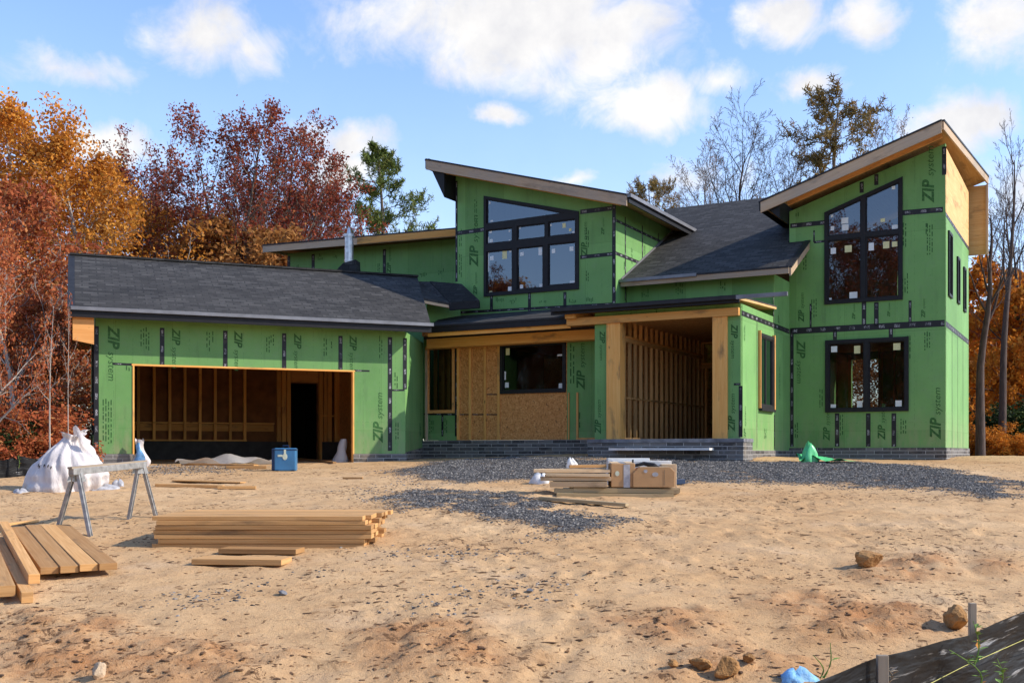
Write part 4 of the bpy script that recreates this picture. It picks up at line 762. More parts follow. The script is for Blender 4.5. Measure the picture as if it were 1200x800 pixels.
rf = roof(GA, [(-.5, .5), (7.63, .5), (7.63, -3.42), (-1.36, -3.42)], zg, fascia=[(0, 1, 'black', .21), (1, 2, 'fascia', .24)], deckmat='frame')
mb = MB(); mb.bar(GA.p(-.54, .58, zg(0, .5) - .025), GA.p(7.63, .58, zg(0, .5) - .025), .06, .075); mb.build('gutter', M['gutter'], rf)
mb = MB(); mb.ext([GA.p(7.63, -3.42, zg(0, -3.42)), GA.p(-1.36, -3.42, zg(0, -3.42)), GA.p(-1.0, -7.35, zg(0, .5)), GA.p(7.63, -7.35, zg(0, .5))], (0, 0, -.12)); mb.build('rear_slope', M['shingle'], rf)
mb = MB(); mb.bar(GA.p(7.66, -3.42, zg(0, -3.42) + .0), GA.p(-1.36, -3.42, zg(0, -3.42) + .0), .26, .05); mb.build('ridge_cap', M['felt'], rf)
mb = MB(); mb.ext([GA.p(7.6, .45, zg(0, .5) - .20), GA.p(7.16, .45, zg(0, .5) - .20), GA.p(7.16, -7.2, zg(0, .5) - .20), GA.p(7.6, -7.2, zg(0, .5) - .20)], (0, 0, -.03)); mb.bar(GA.p(7.55, .4, zg(0, .5) - .25), GA.p(7.3, .4, zg(0, .5) - .6), .09, .05, GA.V(1)); mb.build('soffit_return', M['frame'], rf)
mb = MB(); mb.ext([GA.p(7.59, .44, zg(0, .5) - .24), GA.p(7.16, .44, zg(0, .5) - .24), GA.p(7.16, .44, zg(0, .5) - .78), GA.p(7.59, .44, zg(0, .5) - .7)], GA.V(-.03)); mb.build('soffit_end', M['frame'], rf)
# connecting wall between garage and porch, and the little roof above it
A_, B_ = GA.p(0, -.152, 0), TW.p(uP + .01, wP, 0); d_ = (B_ - A_).normalized(); n_ = Vector((d_.y, -d_.x, 0)); Lc = (B_ - A_).length
CW = Frame((A_.x, A_.y), (d_.x, d_.y), (n_.x, n_.y), 1)
q = Wl(CW, rect(0, Lc, EYE + .0, EYE + 3.02), (), t=.12); q.zp(480, 420, 40, -1).zp(493, 512, 40, 1).sp(478, 470, 450, 2).done()
tag(q.o, 'shaded green wall between garage and porch')
mb = MB(); mb.ext([CW.p(0.02, .03, EYE - .01), CW.p(Lc - .2, .03, EYE + .14), CW.p(Lc - .2, .03, EYE - .6), CW.p(.02, .03, EYE - .6)], CW.V(-.2)); part(mb, 'brick_base', M['brick'])
def at(px, py, Y): return Vector(((px - CX) / F * Y, Y, EYE + (HY - py) / F * Y))
A, Fq, D, E_, B, C = at(487, 329.5, 30.2), at(503, 330, 30.0), at(527, 355, 28.9), at(495, 349, 28.5), at(541, 332.5, 29.6), at(562, 352, 28.7)
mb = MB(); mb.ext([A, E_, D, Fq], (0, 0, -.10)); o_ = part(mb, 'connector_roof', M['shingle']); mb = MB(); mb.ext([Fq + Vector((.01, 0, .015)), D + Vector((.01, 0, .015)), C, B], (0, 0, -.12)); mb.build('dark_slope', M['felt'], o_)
mb = MB(); mb.bar(E_ - Vector((0, -.02, .10)), D - Vector((0, -.02, .10)), .06, .07); mb.build('fascia', M['fascia'], o_); mb = MB(); mb.bar(D - Vector((0, 0, .12)), C - Vector((0, 0, .12)), .10, .16); mb.build('gutter', M['black'], o_)
mb = MB(); mb.ext([at(500, 352, 29.4), at(566, 352, 30.2), at(566, 395, 30.2), at(500, 395, 29.4)], (0, .05, 0)); part(mb, 'sheathed_wall', M['zip'])
# --- wing behind the garage
wW = .5
wq = [TW.px(337, 320, wW), TW.px(545, 320, wW), TW.px(545, 279, wW), TW.px(337, 297, wW)]; wq[0] = (wq[0][0], EYE + .5); wq[1] = (wq[1][0], EYE + .5)
x_ = Wl(TW, wq, (), wW); x_.tape((338.5, 300), (338.5, 321), .12).tape((367, 298), (367, 322), .13).tape((450.5, 292), (450.5, 327), .12).zp(458, 320, 30, 1).sp(350, 318, 312, 4).sp(378, 305, 300, 4).sp(395, 305, 300, 3).sp(500, 325, 320, 5).sp(520, 322, 316, 4).sp(445, 320, 312, 2).done()
wqa, wqb = TW.px(309, 296, wW + .7), TW.px(538, 277, wW + .7); sW = (wqb[1] - wqa[1]) / (wqb[0] - wqa[0]); zw = lambda u, w: wqa[1] + sW * (u - wqa[0]) + .24 + .05 * (wW + .7 - w)
rf = roof(TW, [(wqa[0], wW + .7), (wqb[0], wW + .7), (wqb[0], -5.5), (wqa[0], -5.5)], zw, fascia=[(0, 1, 'fascia', .24), (3, 0, 'fascia', .2)])
mb = MB(); um_ = TW.px(420, 0, wW + .7)[0]; mb.bar(TW.p(um_, wW + .76, zw(um_, wW + .7) - .13), TW.p(wqb[0], wW + .76, zw(wqb[0], wW + .7) - .13), .02, .19); mb.build('new_fascia', M['lvl'], rf)
mb = MB(); wall(mb, TW, [(wq[0][0], EYE + .5), (12.6, EYE + .5), (12.6, wq[2][1]), (wq[0][0], wq[3][1])], (), -5, .1); mb.ext([TW.p(wq[0][0], wW - .16, EYE), TW.p(wq[0][0], -5, EYE), TW.p(wq[0][0], -5, wq[3][1]), TW.p(wq[0][0], wW - .16, wq[3][1])], Vector((.876, -.482, 0)) * .1); part(mb, 'sheathed_wall', M['zip'])
# --- vent pipe with its cricket
vb = at(409, 322, 30.6); mb = MB(); vt = at(409, 277, 30.6); mb.tube([vb - Vector((0, 0, .4)), vt], .125, 14); vo = part(mb, 'vent_pipe', M['steel'], smooth=False)
mb = MB(); mb.tube([vt - Vector((0, 0, .02)), vt + Vector((0, 0, .06))], .15, 14); mb.tube([vt + Vector((0, 0, .05)), vt + Vector((0, 0, .24))], [.07, .035], 10); mb.tube([vb + Vector((0, 0, .38)), vb + Vector((0, 0, .43))], .14, 14); mb.build('cap', M['steel'], vo)
mb = MB(); a, b_, c_, d4 = at(385, 326, 30.2), at(418, 328, 30.1), at(417, 304, 30.3), at(402, 308, 30.3); mb.ext([a, b_, c_, d4], (0.05, .5, 0)); mb.build('flashing', M['felt'], vo)

# ------------------------------------------------------------------ trees
def unit(v): return v / (np.linalg.norm(v) + 1e-12)
class Tree:
    def __init__(s, seed): s.r = np.random.default_rng(seed); s.V = []; s.Q = []; s.n = 0; s.tips = []
    def tube(s, P, rad, k):
        P = np.array(P); D = np.gradient(P, axis=0); D /= np.linalg.norm(D, axis=1)[:, None] + 1e-9
        ref = np.where(np.abs(D[:, 2:3]) < .9, np.array([[0, 0, 1.]]), np.array([[1., 0, 0]])); A = np.cross(D, ref); A /= np.linalg.norm(A, axis=1)[:, None] + 1e-9; B = np.cross(D, A)
        th = np.arange(k) * 2 * np.pi / k; R_ = np.array(rad)[:, None, None]
        ring = P[:, None] + R_ * (A[:, None] * np.cos(th)[None, :, None] + B[:, None] * np.sin(th)[None, :, None]); m = len(P)
        i = s.n + np.arange(m * k).reshape(m, k); j = np.roll(i, -1, 1); s.V.append(ring.reshape(-1, 3)); s.Q.append(np.stack([i[:-1], j[:-1], j[1:], i[1:]], -1).reshape(-1, 4)); s.n += m * k
    def grow(s, p, d, L, r, lev, C):
        g = s.r; n = C['seg'][lev]; P = [np.array(p, float)]; d = unit(np.array(d, float)); w = C['wig'][lev]; up = C['up'][lev]
        for i in range(n):
            d = unit(d + g.normal(0, w, 3) + np.array([0, 0, up])); P.append(P[-1] + d * L / n)
        rad = [max(r * (1 - t) ** C.get('tap', .8) + r * C.get('end', .12), C.get('rmin', .008)) for t in np.linspace(0, 1, n + 1)]
        s.tube(P, rad, (8, 5, 4, 3, 3)[lev]); P = np.array(P)
        if lev == C['lev']:
            for t in np.linspace(.25, 1, C.get('tipn', 3)): q = t * n; i = min(int(q), n - 1); s.tips.append(P[i] + (P[i + 1] - P[i]) * (q - i))
            return
        nc = C['n'][lev]; t0 = C['t0'][lev]; ph = g.uniform(0, 6.28)
        for k in range(nc):
            t = t0 + (1 - t0) * ((k + g.uniform(0, .9)) / nc); t = min(t, .98); q = t * n; i = min(int(q), n - 1); b = P[i] + (P[i + 1] - P[i]) * (q - i); ax = unit(P[i + 1] - P[i])
            ph += 2.4 + g.normal(0, .4); a = C['ang'][lev] * g.uniform(.75, 1.25)
            e1 = unit(np.cross(ax, [0, 0, 1.] if abs(ax[2]) < .95 else [1., 0, 0])); e2 = np.cross(ax, e1); dd = ax * math.cos(a) + (e1 * math.cos(ph) + e2 * math.sin(ph)) * math.sin(a)
            pr_ = C['prof'](t) if lev == 0 else (1.15 - .6 * t)
            s.grow(b, dd, L * C['rat'][lev] * pr_ * g.uniform(.75, 1.2), max(rad[i] * C.get('cr', .5) * g.uniform(.7, 1.), .008), lev + 1, C)
    def leaves(s, per, sig, size, flat=.55):
        g = s.r; T = np.array(s.tips); c = np.repeat(T, per, 0); c = c + g.normal(0, sig, c.shape); n = len(c); a = g.normal(size=(n, 3)); a /= np.linalg.norm(a, axis=1)[:, None]; b = np.cross(a, g.normal(size=(n, 3))); b /= np.linalg.norm(b, axis=1)[:, None]
        sz = size * g.uniform(.55, 1.35, (n, 1)); v = np.stack([c - a * sz, c + b * sz * flat, c + a * sz, c - b * sz * flat], 1).reshape(-1, 3); f = np.arange(4 * n).reshape(n, 4)
        clump = np.repeat(g.uniform(0, 1, len(T)), per); rnd_ = np.clip(.55 * clump + .45 * g.uniform(0, 1, n), 0, 1); return v, f, rnd_
    def needles(s, per, ln, wd):
        g = s.r; T = np.array(s.tips); c = np.repeat(T, per, 0); n = len(c); a = g.normal(size=(n, 3)) + np.array([0, 0, .5]); a /= np.linalg.norm(a, axis=1)[:, None]; b = np.cross(a, g.normal(size=(n, 3))); b /= np.linalg.norm(b, axis=1)[:, None]
        l = ln * g.uniform(.6, 1.2, (n, 1)); c = c + g.normal(0, ln * .18, c.shape); v = np.stack([c - b * wd, c + b * wd, c + a * l + b * wd * .5, c + a * l - b * wd * .5], 1).reshape(-1, 3)
        return v, np.arange(4 * n).reshape(n, 4), np.clip(.6 * np.repeat(g.uniform(0, 1, len(T)), per) + .4 * g.uniform(0, 1, n), 0, 1)
rnd_prof = lambda t: 1.25 * (1 - t) ** .55 + .15
KINDS = {}
def proto(key, seed, C, H, r, leaf=None, leafmat=None, bark='bark', needle=None, stems=None):
    t = Tree(seed)
    if stems:
        for (ang, az_, l, rr) in stems: t.grow((0, 0, -.2), (math.sin(ang) * math.cos(az_), math.sin(ang) * math.sin(az_), math.cos(ang)), l, rr, 0, C)
    else: t.grow((0, 0, -.3), (0, 0, 1), H, r, 0, C)
    KINDS[key] = dict(wood=(np.concatenate(t.V), np.concatenate(t.Q)), leaf=(t.leaves(*leaf) if leaf else t.needles(*needle) if needle else None), lm=leafmat, bark=bark, H=float(np.concatenate(t.V)[:, 2].max()), first=None)
M['bark'] = mat_bark('brown_bark', (.085, .062, .048), (.20, .16, .125)); M['palebark'] = mat_bark('pale_bark', (.20, .175, .15), (.46, .42, .37)); M['darkbark'] = mat_bark('dark_bark', (.05, .036, .03), (.12, .085, .07))
M['gold'] = mat_leaf('golden_leaves', [(.34, .115, .022), (.56, .21, .030), (.70, .33, .05), (.56, .30, .09)]); M['rust'] = mat_leaf('rust_leaves', [(.20, .05, .028), (.37, .095, .042), (.50, .165, .06), (.44, .25, .10)])
M['burg'] = mat_leaf('burgundy_leaves', [(.12, .024, .022), (.21, .042, .030), (.31, .075, .036), (.38, .14, .05)]); M['brown'] = mat_leaf('brown_leaves', [(.24, .10, .035), (.38, .17, .05), (.48, .27, .09)])
M['pine'] = mat_leaf('pine_needles', [(.05, .085, .022), (.13, .175, .038), (.26, .27, .07)], .2); M['bpine'] = mat_leaf('bronzed_needles', [(.09, .09, .03), (.25, .18, .06), (.38, .22, .075)], .2); M['ever'] = mat_leaf('evergreen_leaves', [(.012, .026, .010), (.03, .055, .015), (.07, .10, .025)], .2)
M['orange'] = mat_leaf('orange_leaves', [(.42, .13, .018), (.60, .22, .025), (.66, .32, .05)])
DEC = dict(lev=3, seg=[9, 6, 4, 3], wig=[.05, .12, .18, .25], up=[.03, .06, .03, .0], n=[17, 7, 6], t0=[.22, .2, .2], ang=[.95, .75, .8], rat=[.36, .45, .42], prof=rnd_prof, tipn=3)
SPARSE = dict(lev=3, seg=[9, 6, 4, 3], wig=[.06, .10, .16, .22], up=[.01, .09, .05, .02], n=[13, 7, 6], t0=[.30, .2, .2], ang=[.62, .6, .7], rat=[.34, .45, .40], prof=lambda t: 1.15 * (1 - t) ** .4 + .15, tipn=3)
BARE = dict(lev=4, seg=[10, 7, 5, 4, 3], wig=[.05, .09, .13, .18, .2], up=[.02, .10, .07, .05, .03], n=[14, 7, 5, 4], t0=[.36, .2, .2, .2], ang=[.60, .58, .6, .65], rat=[.36, .46, .45, .45], prof=lambda t: 1.2 * (1 - t) ** .4 + .2, tipn=1, rmin=.0075)
PINE = dict(lev=2, seg=[10, 5, 3], wig=[.025, .09, .16], up=[.02, .05, .06], n=[50, 9], t0=[.34, .22], ang=[1.30, .75], rat=[.155, .40], prof=lambda t: (1.6 * (1 - t) ** .8 * (.45 + .9 * min(1, (t - .3) * 3)) + .25) * (.55 + .65 * abs(math.sin(t * 26))), tipn=4, cr=.32)
SHRUB = dict(lev=2, seg=[5, 4, 3], wig=[.14, .2, .25], up=[.04, .04, .02], n=[7, 6], t0=[.15, .2], ang=[.7, .8], rat=[.55, .5], prof=lambda t: 1., tipn=4)
proto('gold', 11, DEC, 12, .17, (8, .21, .080), 'gold', 'palebark'); proto('rust', 12, dict(DEC, t0=[.08, .15, .2], n=[22, 7, 6]), 9, .12, (5, .20, .078), 'rust', 'palebark'); proto('brown', 13, dict(DEC, t0=[.15, .15, .2]), 9, .13, (7, .18, .10), 'brown')
proto('burg', 24, SPARSE, 14, .2, (3, .13, .068), 'burg', 'bark', stems=[(.05, 1., 13.2, .17), (.20, 3.3, 13.6, .14), (.22, .2, 13.6, .14), (.15, 4.6, 13, .12), (.36, 2.9, 13, .12), (.38, -.1, 13, .12), (.16, 2., 13.4, .11)])
proto('pine', 36, dict(PINE, wig=[.025, .06, .16]), 15, .19, None, 'pine', 'bark', needle=(11, .22, .020)); proto('bpine', 16, dict(PINE, t0=[.35, .25], prof=lambda t: 1.5 * (1 - t) ** .55 * (.6 + .5 * math.sin(t * 23)) + .35, rat=[.18, .42]), 15, .19, None, 'bpine', 'bark', needle=(9, .24, .020))
proto('bare', 17, BARE, 15, .17, None, None, 'darkbark'); proto('bare2', 18, dict(BARE, t0=[.45, .2, .2, .2], n=[13, 6, 5, 4]), 15, .15, (1, .12, .038), 'brown', 'bark')
proto('palebare', 27, dict(BARE, n=[8, 5, 3, 2], t0=[.3, .2, .2, .2]), 11, .12, None, None, 'palebark')
proto('pole', 29, dict(BARE, n=[9, 5, 4, 4], t0=[.52, .2, .2, .2], rat=[.30, .46, .45, .45]), 13, .25, None, None, 'darkbark')
proto('slim', 19, dict(DEC, lev=2, n=[9, 4], t0=[.45, .2], rat=[.22, .4]), 7, .075, (2, .15, .07), 'rust', 'palebark')
proto('orange', 20, dict(DEC, t0=[.18, .15, .2], up=[.03, .0, -.02, 0], ang=[1.2, .8, .8], n=[18, 6, 5]), 7, .09, (7, .17, .11), 'orange', 'bark')
STEMS = [(.25, .3, 1.6, .03), (.35, 1.6, 1.5, .03), (.3, 2.9, 1.7, .03), (.4, 4.2, 1.4, .03), (.2, 5.4, 1.8, .03)]
proto('shrub', 21, SHRUB, 1.8, .03, (9, .10, .06), 'rust', 'bark', stems=STEMS); proto('evergreen', 22, dict(PINE, t0=[.05, .2], n=[46, 7], prof=lambda t: 1.5 * (1 - t) ** .9 + .1, rat=[.24, .4]), 9, .12, None, 'ever', 'darkbark', needle=(24, .30, .03)); proto('greenshrub', 23, SHRUB, 1.8, .03, (9, .10, .06), 'ever', 'bark', stems=STEMS)
def tree(key, x, y, H, rot, name, label, cat='tree', group=None, wide=1., mat=None):
    K = KINDS[key]; t = thing(name, (x, y, gz(x, y)), label, cat, group)
    if K['first'] is None:
        w = raw_mesh('trunk', K['wood'][0], K['wood'][1], M[K['bark']]); ch = [w]
        if K['leaf']: ch.append(raw_mesh('crown', K['leaf'][0], K['leaf'][1], M[K['lm']], (('rnd', K['leaf'][2]),), smooth=False, domain='FACE'))
        K['first'] = ch
    else:
        ch = []
        for o in K['first']: c = o.copy(); COL.objects.link(c); ch.append(c)
        if mat and len(ch) > 1: ch[1].data = ch[1].data.copy(); ch[1].data.materials[0] = M[mat]
    for c in ch: c.parent = t
    s = H / K['H']; t.rotation_euler = (0, 0, rot); t.scale = (s * wide, s * wide, s); return t
def tpx(key, px, top, Y, rot, name, label, **k):
    X = (px - CX) / F * Y; H = EYE + (HY - top) / F * Y - gz(X, Y); return tree(key, X, Y, H, rot, name, label, **k)
WG = 'autumn trees at the wood edge'
tpx('gold', 22, 112, 40, .3, 'deciduous_tree', 'tall orange leaved tree with pale branches at the far left edge', group=WG, wide=.95)
tpx('gold', 118, 178, 41, 2.0, 'deciduous_tree', 'golden yellow tree rising just left of the garage roof', group=WG, wide=1.05)
tpx('gold', 70, 205, 46, 4.0, 'deciduous_tree', 'yellow brown tree between the tall orange tree and the golden tree', group=WG, wide=1.1)
tpx('gold', 165, 238, 47, 5.2, 'deciduous_tree', 'small golden tree behind the left end of the garage ridge', group=WG, wide=1.1)
tpx('rust', 12, 205, 31, .5, 'deciduous_tree', 'dark red tree with thin pale limbs at the left edge, tallest of the red ones', group=WG, wide=1.0)
tpx('rust', 18, 280, 31, 2.2, 'deciduous_tree', 'rust red bushy tree behind the white sack', group=WG, wide=.95)
tpx('rust', -22, 300, 27, 3.4, 'deciduous_tree', 'red bushy tree cut by the left edge of the photo', group=WG, wide=1.3)
tpx('rust', -16, 236, 21.2, 1.9, 'deciduous_tree', 'bright rust red tree nearest the camera at the left edge', group=WG, wide=.62)
tpx('rust', 26, 345, 27.5, 5.5, 'deciduous_tree', 'low rust red tree behind the left side of the white sack', group=WG, wide=.9)
tpx('rust', 66, 318, 38, 4.6, 'deciduous_tree', 'small rust tree beyond the left wall of the garage, seen over the saplings', group=WG, wide=1.2)
tpx('brown', 40, 330, 36, 1.0, 'deciduous_tree', 'brown leaved tree deep behind the red trees at left', group=WG, wide=1.3)
tpx('burg', 268, 122, 46, .2, 'deciduous_tree', 'many stemmed burgundy oak with sky showing through, behind the garage', group=WG, wide=1.0)
tpx('burg', 345, 190, 53, 2.6, 'deciduous_tree', 'thinner dark red tree to the right of the burgundy oak', group=WG, wide=.9)
tpx('burg', 196, 205, 57, 4.2, 'deciduous_tree', 'slight dark red tree between the golden tree and the burgundy oak', group=WG, wide=.42)
tpx('brown', 235, 258, 43, .4, 'deciduous_tree', 'low brown orange tree behind the middle of the garage ridge', group=WG, wide=1.2)
tpx('brown', 330, 262, 46, 2.4, 'deciduous_tree', 'low brown tree behind the garage ridge beside the vent pipe', group=WG, wide=1.2, mat='rust')
tpx('pine', 458, 172, 55, .2, 'pine_tree', 'green pine standing between the garage and the middle volume', wide=.95)
tpx('bpine', 779, 203, 62, 1.2, 'pine_tree', 'small bronzed pine peeping over the dark main roof', wide=.75)
tpx('bpine', 968, 113, 50, 3.2, 'pine_tree', 'tall olive brown pine behind the right tower roof', wide=1.0)
BG = 'bare trees behind the house'
tpx('bare', 868, 112, 50, .4, 'bare_tree', 'leafless tree left of the tall olive brown pine', group=BG, wide=1.0)
tpx('bare2', 838, 150, 56, 1.7, 'bare_tree', 'shorter leafless tree rising from the main roof, leftmost of the bare trees', group=BG, wide=.9)
tpx('bare', 905, 128, 58, 3.0, 'bare_tree', 'leafless tree half hidden by the olive brown pine', group=BG, wide=.9)
tpx('bare2', 1035, 120, 52, 4.1, 'bare_tree', 'leafless tree right behind the sloping tower roof', group=BG, wide=.85)
tpx('pole', 1174, 133, 36, 2.9, 'bare_tree', 'tall slender leafless tree right of the tower, with twigs against the sky', group=BG, wide=.62)
tpx('pole', 1149, 215, 33, 1.1, 'bare_tree', 'thick trunked leafless tree close to the right wall of the tower', group=BG, wide=.95)
tpx('bare', 1215, 190, 40, 5.0, 'bare_tree', 'leafless tree at the right edge of the photo', group=BG, wide=.9)
tpx('orange', 1172, 305, 42, .6, 'deciduous_tree', 'small orange leaved tree with drooping boughs right of the tower', group=WG, wide=1.0)
tpx('orange', 1215, 320, 39, 3.6, 'deciduous_tree', 'small orange leaved tree at the right edge', group=WG, wide=.8)
EG = 'dark evergreens at the right edge'
tpx('evergreen', 1192, 330, 56, .3, 'evergreen_tree', 'dark evergreen behind the orange tree at right', cat='tree', group=EG, wide=1.2)
tpx('evergreen', 1158, 360, 62, 2.3, 'evergreen_tree', 'dark evergreen seen between the two trunks at right', cat='tree', group=EG, wide=1.3)
tpx('evergreen', 1240, 300, 50, 4.3, 'evergreen_tree', 'dark evergreen cut by the right edge', cat='tree', group=EG, wide=1.2)
BI = 'slim pale saplings'
tpx('palebare', 14, 215, 24, .6, 'bare_tree', 'pale limbed leafless tree standing among the red leaves at the left edge', wide=1.0)
tpx('slim', 59, 350, 20.6, .3, 'slender_tree', 'slim white barked sapling behind the sack, left of two', group=BI, wide=.5); tpx('slim', 81, 345, 20.8, 2.3, 'slender_tree', 'slim white barked sapling beside the garage eave, right of two', group=BI, wide=.32)
UG = 'undergrowth shrubs at the wood edge'
SHL = ['rust coloured shrub at the foot of the trees at far left', 'green shrub behind the left silt fence', 'brown red shrub left of the white sack', 'red shrub directly behind the white sack', 'low green shrub between the white sack and the garage wall', 'rust shrub behind the left half of the white sack']
for k, (px, top, Y, kd) in enumerate([(2, 475, 21.5, 'shrub'), (18, 490, 21.8, 'greenshrub'), (35, 475, 22, 'shrub'), (62, 478, 23, 'shrub'), (68, 478, 29.5, 'greenshrub'), (46, 480, 24, 'shrub')]): tpx(kd, px, top, Y, k * 1.3, 'shrub', SHL[k], cat='shrub', group=UG, wide=1.5)
SHR = ['orange shrub at the foot of the thick trunk right of the tower', 'green bush between the two trunks right of the tower', 'dark green bush at the right edge under the trees', 'orange shrub at the right edge beside the slim trunk', 'green bush in front of the pale far house', 'orange shrub just outside the tower corner']
for k, (px, top, Y, kd) in enumerate([(1157, 495, 34.5, 'shrub'), (1170, 478, 38, 'greenshrub'), (1194, 470, 37, 'greenshrub'), (1188, 505, 34, 'shrub'), (1180, 488, 44, 'greenshrub'), (1146, 500, 37, 'shrub')]): tpx(kd, px, top, Y, k * 1.7, 'shrub', SHR[k], cat='shrub', group=UG, wide=1.5, mat='orange' if kd == 'shrub' else None)
# the wood beyond, one mass: copies of the crowns merged into a single far belt
def belt(name, spots, keys, label):
    V, Fc, A_ = [], [], []; n = 0; g = np.random.default_rng(5)
    for (x, y, H, key) in spots:
        v, f, a = KINDS[key]['leaf']; sel = g.random(len(f)) < .45; f = f[sel]; a = a[sel]; used = f.ravel(); v2 = v[used].reshape(-1, 3); th = g.uniform(0, 6.28); s = H / KINDS[key]['H']
        v2 = np.stack([(v2[:, 0] * math.cos(th) - v2[:, 1] * math.sin(th)) * s * 1.2 + x, (v2[:, 0] * math.sin(th) + v2[:, 1] * math.cos(th)) * s * 1.2 + y, v2[:, 2] * s + gz(x, y)], 1)
        V.append(v2); Fc.append(np.arange(len(v2)).reshape(-1, 4) + n); A_.append(a); n += len(v2)
    o = raw_mesh(name, np.concatenate(V), np.concatenate(Fc), M[keys], (('rnd', np.concatenate(A_)),), smooth=False, domain='FACE'); return tag(o, label, 'woods', kind='stuff')
g_ = np.random.default_rng(3)
belt('far_woods', [(x + g_.uniform(-1, 1), 58 + g_.uniform(0, 14), g_.uniform(6, 8.5), ('brown', 'rust')[k % 2]) for k, x in enumerate(np.arange(-40, -17, 2.2))] + [(x, 44 + g_.uniform(-2, 4), g_.uniform(3.5, 5.), ('brown', 'rust')[k % 2]) for k, x in enumerate(np.arange(-26, -15, 1.3))] + [(x, 62 + g_.uniform(0, 10), g_.uniform(5, 7), 'brown') for x in np.arange(24, 48, 2.2)] + [(x, 47 + g_.uniform(0, 6), g_.uniform(5, 7), ('brown', 'rust')[k % 2]) for k, x in enumerate(np.arange(9, 23, 1.5))], 'brown', 'brown autumn wood reading as one mass far behind the trees')
# trees on the near side of the lot, seen only as reflections in the windows
NG = 'trees standing across the lot behind the photographer'
for k, (x, y, H, key) in enumerate([(-42, 6, 14.5, 'burg'), (-50, -3, 16, 'gold'), (-36, -14, 11, 'burg'), (-30, -28, 13, 'pine'), (-47, 14, 14, 'brown'), (-22, -38, 13, 'gold'), (-58, -18, 15, 'pine'), (-40, -4, 12.5, 'pine'), (-31, -22, 9, 'rust'), (-49, 20, 11, 'rust'), (-55, 6, 11, 'brown'), (-14, -40, 12, 'rust'), (-4, -42, 13, 'brown'), (8, -44, 12, 'gold'), (-37, 0, 7, 'rust'), (-34, -9, 7, 'brown'), (-44, -10, 8, 'rust'), (-41, 10, 8, 'rust'), (-27, -30, 8, 'brown'), (-24, -13, 18.5, 'burg'), (-30, -18, 16, 'burg'), (-22, -15, 15, 'pine'), (-26, -9, 13, 'evergreen'), (-19, -14, 8, 'rust'), (-25, -19, 9, 'rust'), (-30, -12, 8, 'rust'), (-15, -10, 7, 'brown'), (-34, 3, 9, 'rust'), (-38, 10, 10, 'rust'), (-33, -3, 9, 'rust'), (-21, -8, 8, 'rust')]):
    tree(key, x, y, H, k * .9, 'pine_tree' if key == 'pine' else 'deciduous_tree', 'tree across the lot that shows only as a reflection in the windows', group=NG, wide=1.1)
# pale house beyond the right-hand trees
hx, hy = (1163 - CX) / F * 72, 72.; hz0 = gz(hx, hy); h = thing('house', (hx, hy, hz0), 'pale house with grey roof glimpsed between the trunks right of the tower', 'house')
mb = MB(); mb.box((hx, hy + 3, hz0 + 1.6), (4, 0, 0), (0, 3, 0), (0, 0, 1.6)); mb.build('wall', M['housewall'], h)
mb = MB(); mb.ext([(hx - 4.4, hy - .4, hz0 + 3.0), (hx + 4.4, hy - .4, hz0 + 3.0), (hx + 4.4, hy + 3, hz0 + 4.9), (hx - 4.4, hy + 3, hz0 + 4.9)], (0, 0, -.15)); mb.ext([(hx - 4.4, hy + 6.4, hz0 + 3.0), (hx + 4.4, hy + 6.4, hz0 + 3.0), (hx + 4.4, hy + 3, hz0 + 4.9), (hx - 4.4, hy + 3, hz0 + 4.9)], (0, 0, -.15)); mb.build('roof', M['houseroof'], h)
for dx in (-2.4, .2, 2.5): mb = MB(); mb.box((hx + dx, hy - .01, hz0 + 1.7), (.45, 0, 0), (0, .03, 0), (0, 0, .6)); mb.build('window', M['black'], h)

# ------------------------------------------------------------------ things on the ground
def solo(mb, name, mat, label, cat, group=None, loc=None, **k):
    if loc is None: c = sum(mb.v, Vector()) / len(mb.v); loc = (c.x, c.y, min(v.z for v in mb.v))
    return tag(mb.build(name, mat, None, loc=loc, **k), label, cat, group)
def board(p0, p1, w, t, label, group, mat='lumber', name='lumber_board', cat='board', up=Z, bev=.004):
    mb = MB(); mb.bar(p0, p1, w, t, up); return solo(mb, name, M[mat], label, cat, group, bevel=bev)
ORD = ['bottom', 'second', 'third', 'fourth', 'fifth', 'sixth', 'top']
# flat stack of boards
pa, pb = gp(182, 641), gp(432, 641); yf = (pa.y + pb.y) / 2; zb0 = min(gz(pa.x, yf), gz(pb.x, yf)) - .01; ppm = F / yf
nl = 7; th = (38 / ppm) / nl * 1.0; bw_ = .235
for k in range(nl):
    for j in range(6):
        o0, o1 = rnd.uniform(-.05, .04), rnd.uniform(-.07, .07)
        if k in (2, 3): o0 -= .03
        if k == nl - 1 and j in (4, 5): o1 += .08
        y = yf + bw_ * (j + .5) + rnd.uniform(-.006, .006) + (rnd.uniform(-.012, .012) if j == 0 else 0); z = zb0 + th * (k + .5)
        sk = rnd.uniform(-.008, .008); lb = '%s board of the front row in the flat lumber stack' % ORD[k] if j == 0 else ('top layer board of the flat lumber stack, %s from the front' % ['', 'second', 'third', 'fourth', 'fifth', 'rearmost'][j] if k == nl - 1 else 'inner %s layer board of the flat lumber stack seen at its right end' % ORD[k])
        board((pa.x + o0, y + sk, z), (pb.x + o1, y - sk, z), bw_ - .006, th - .004, lb, 'boards in the flat lumber stack')
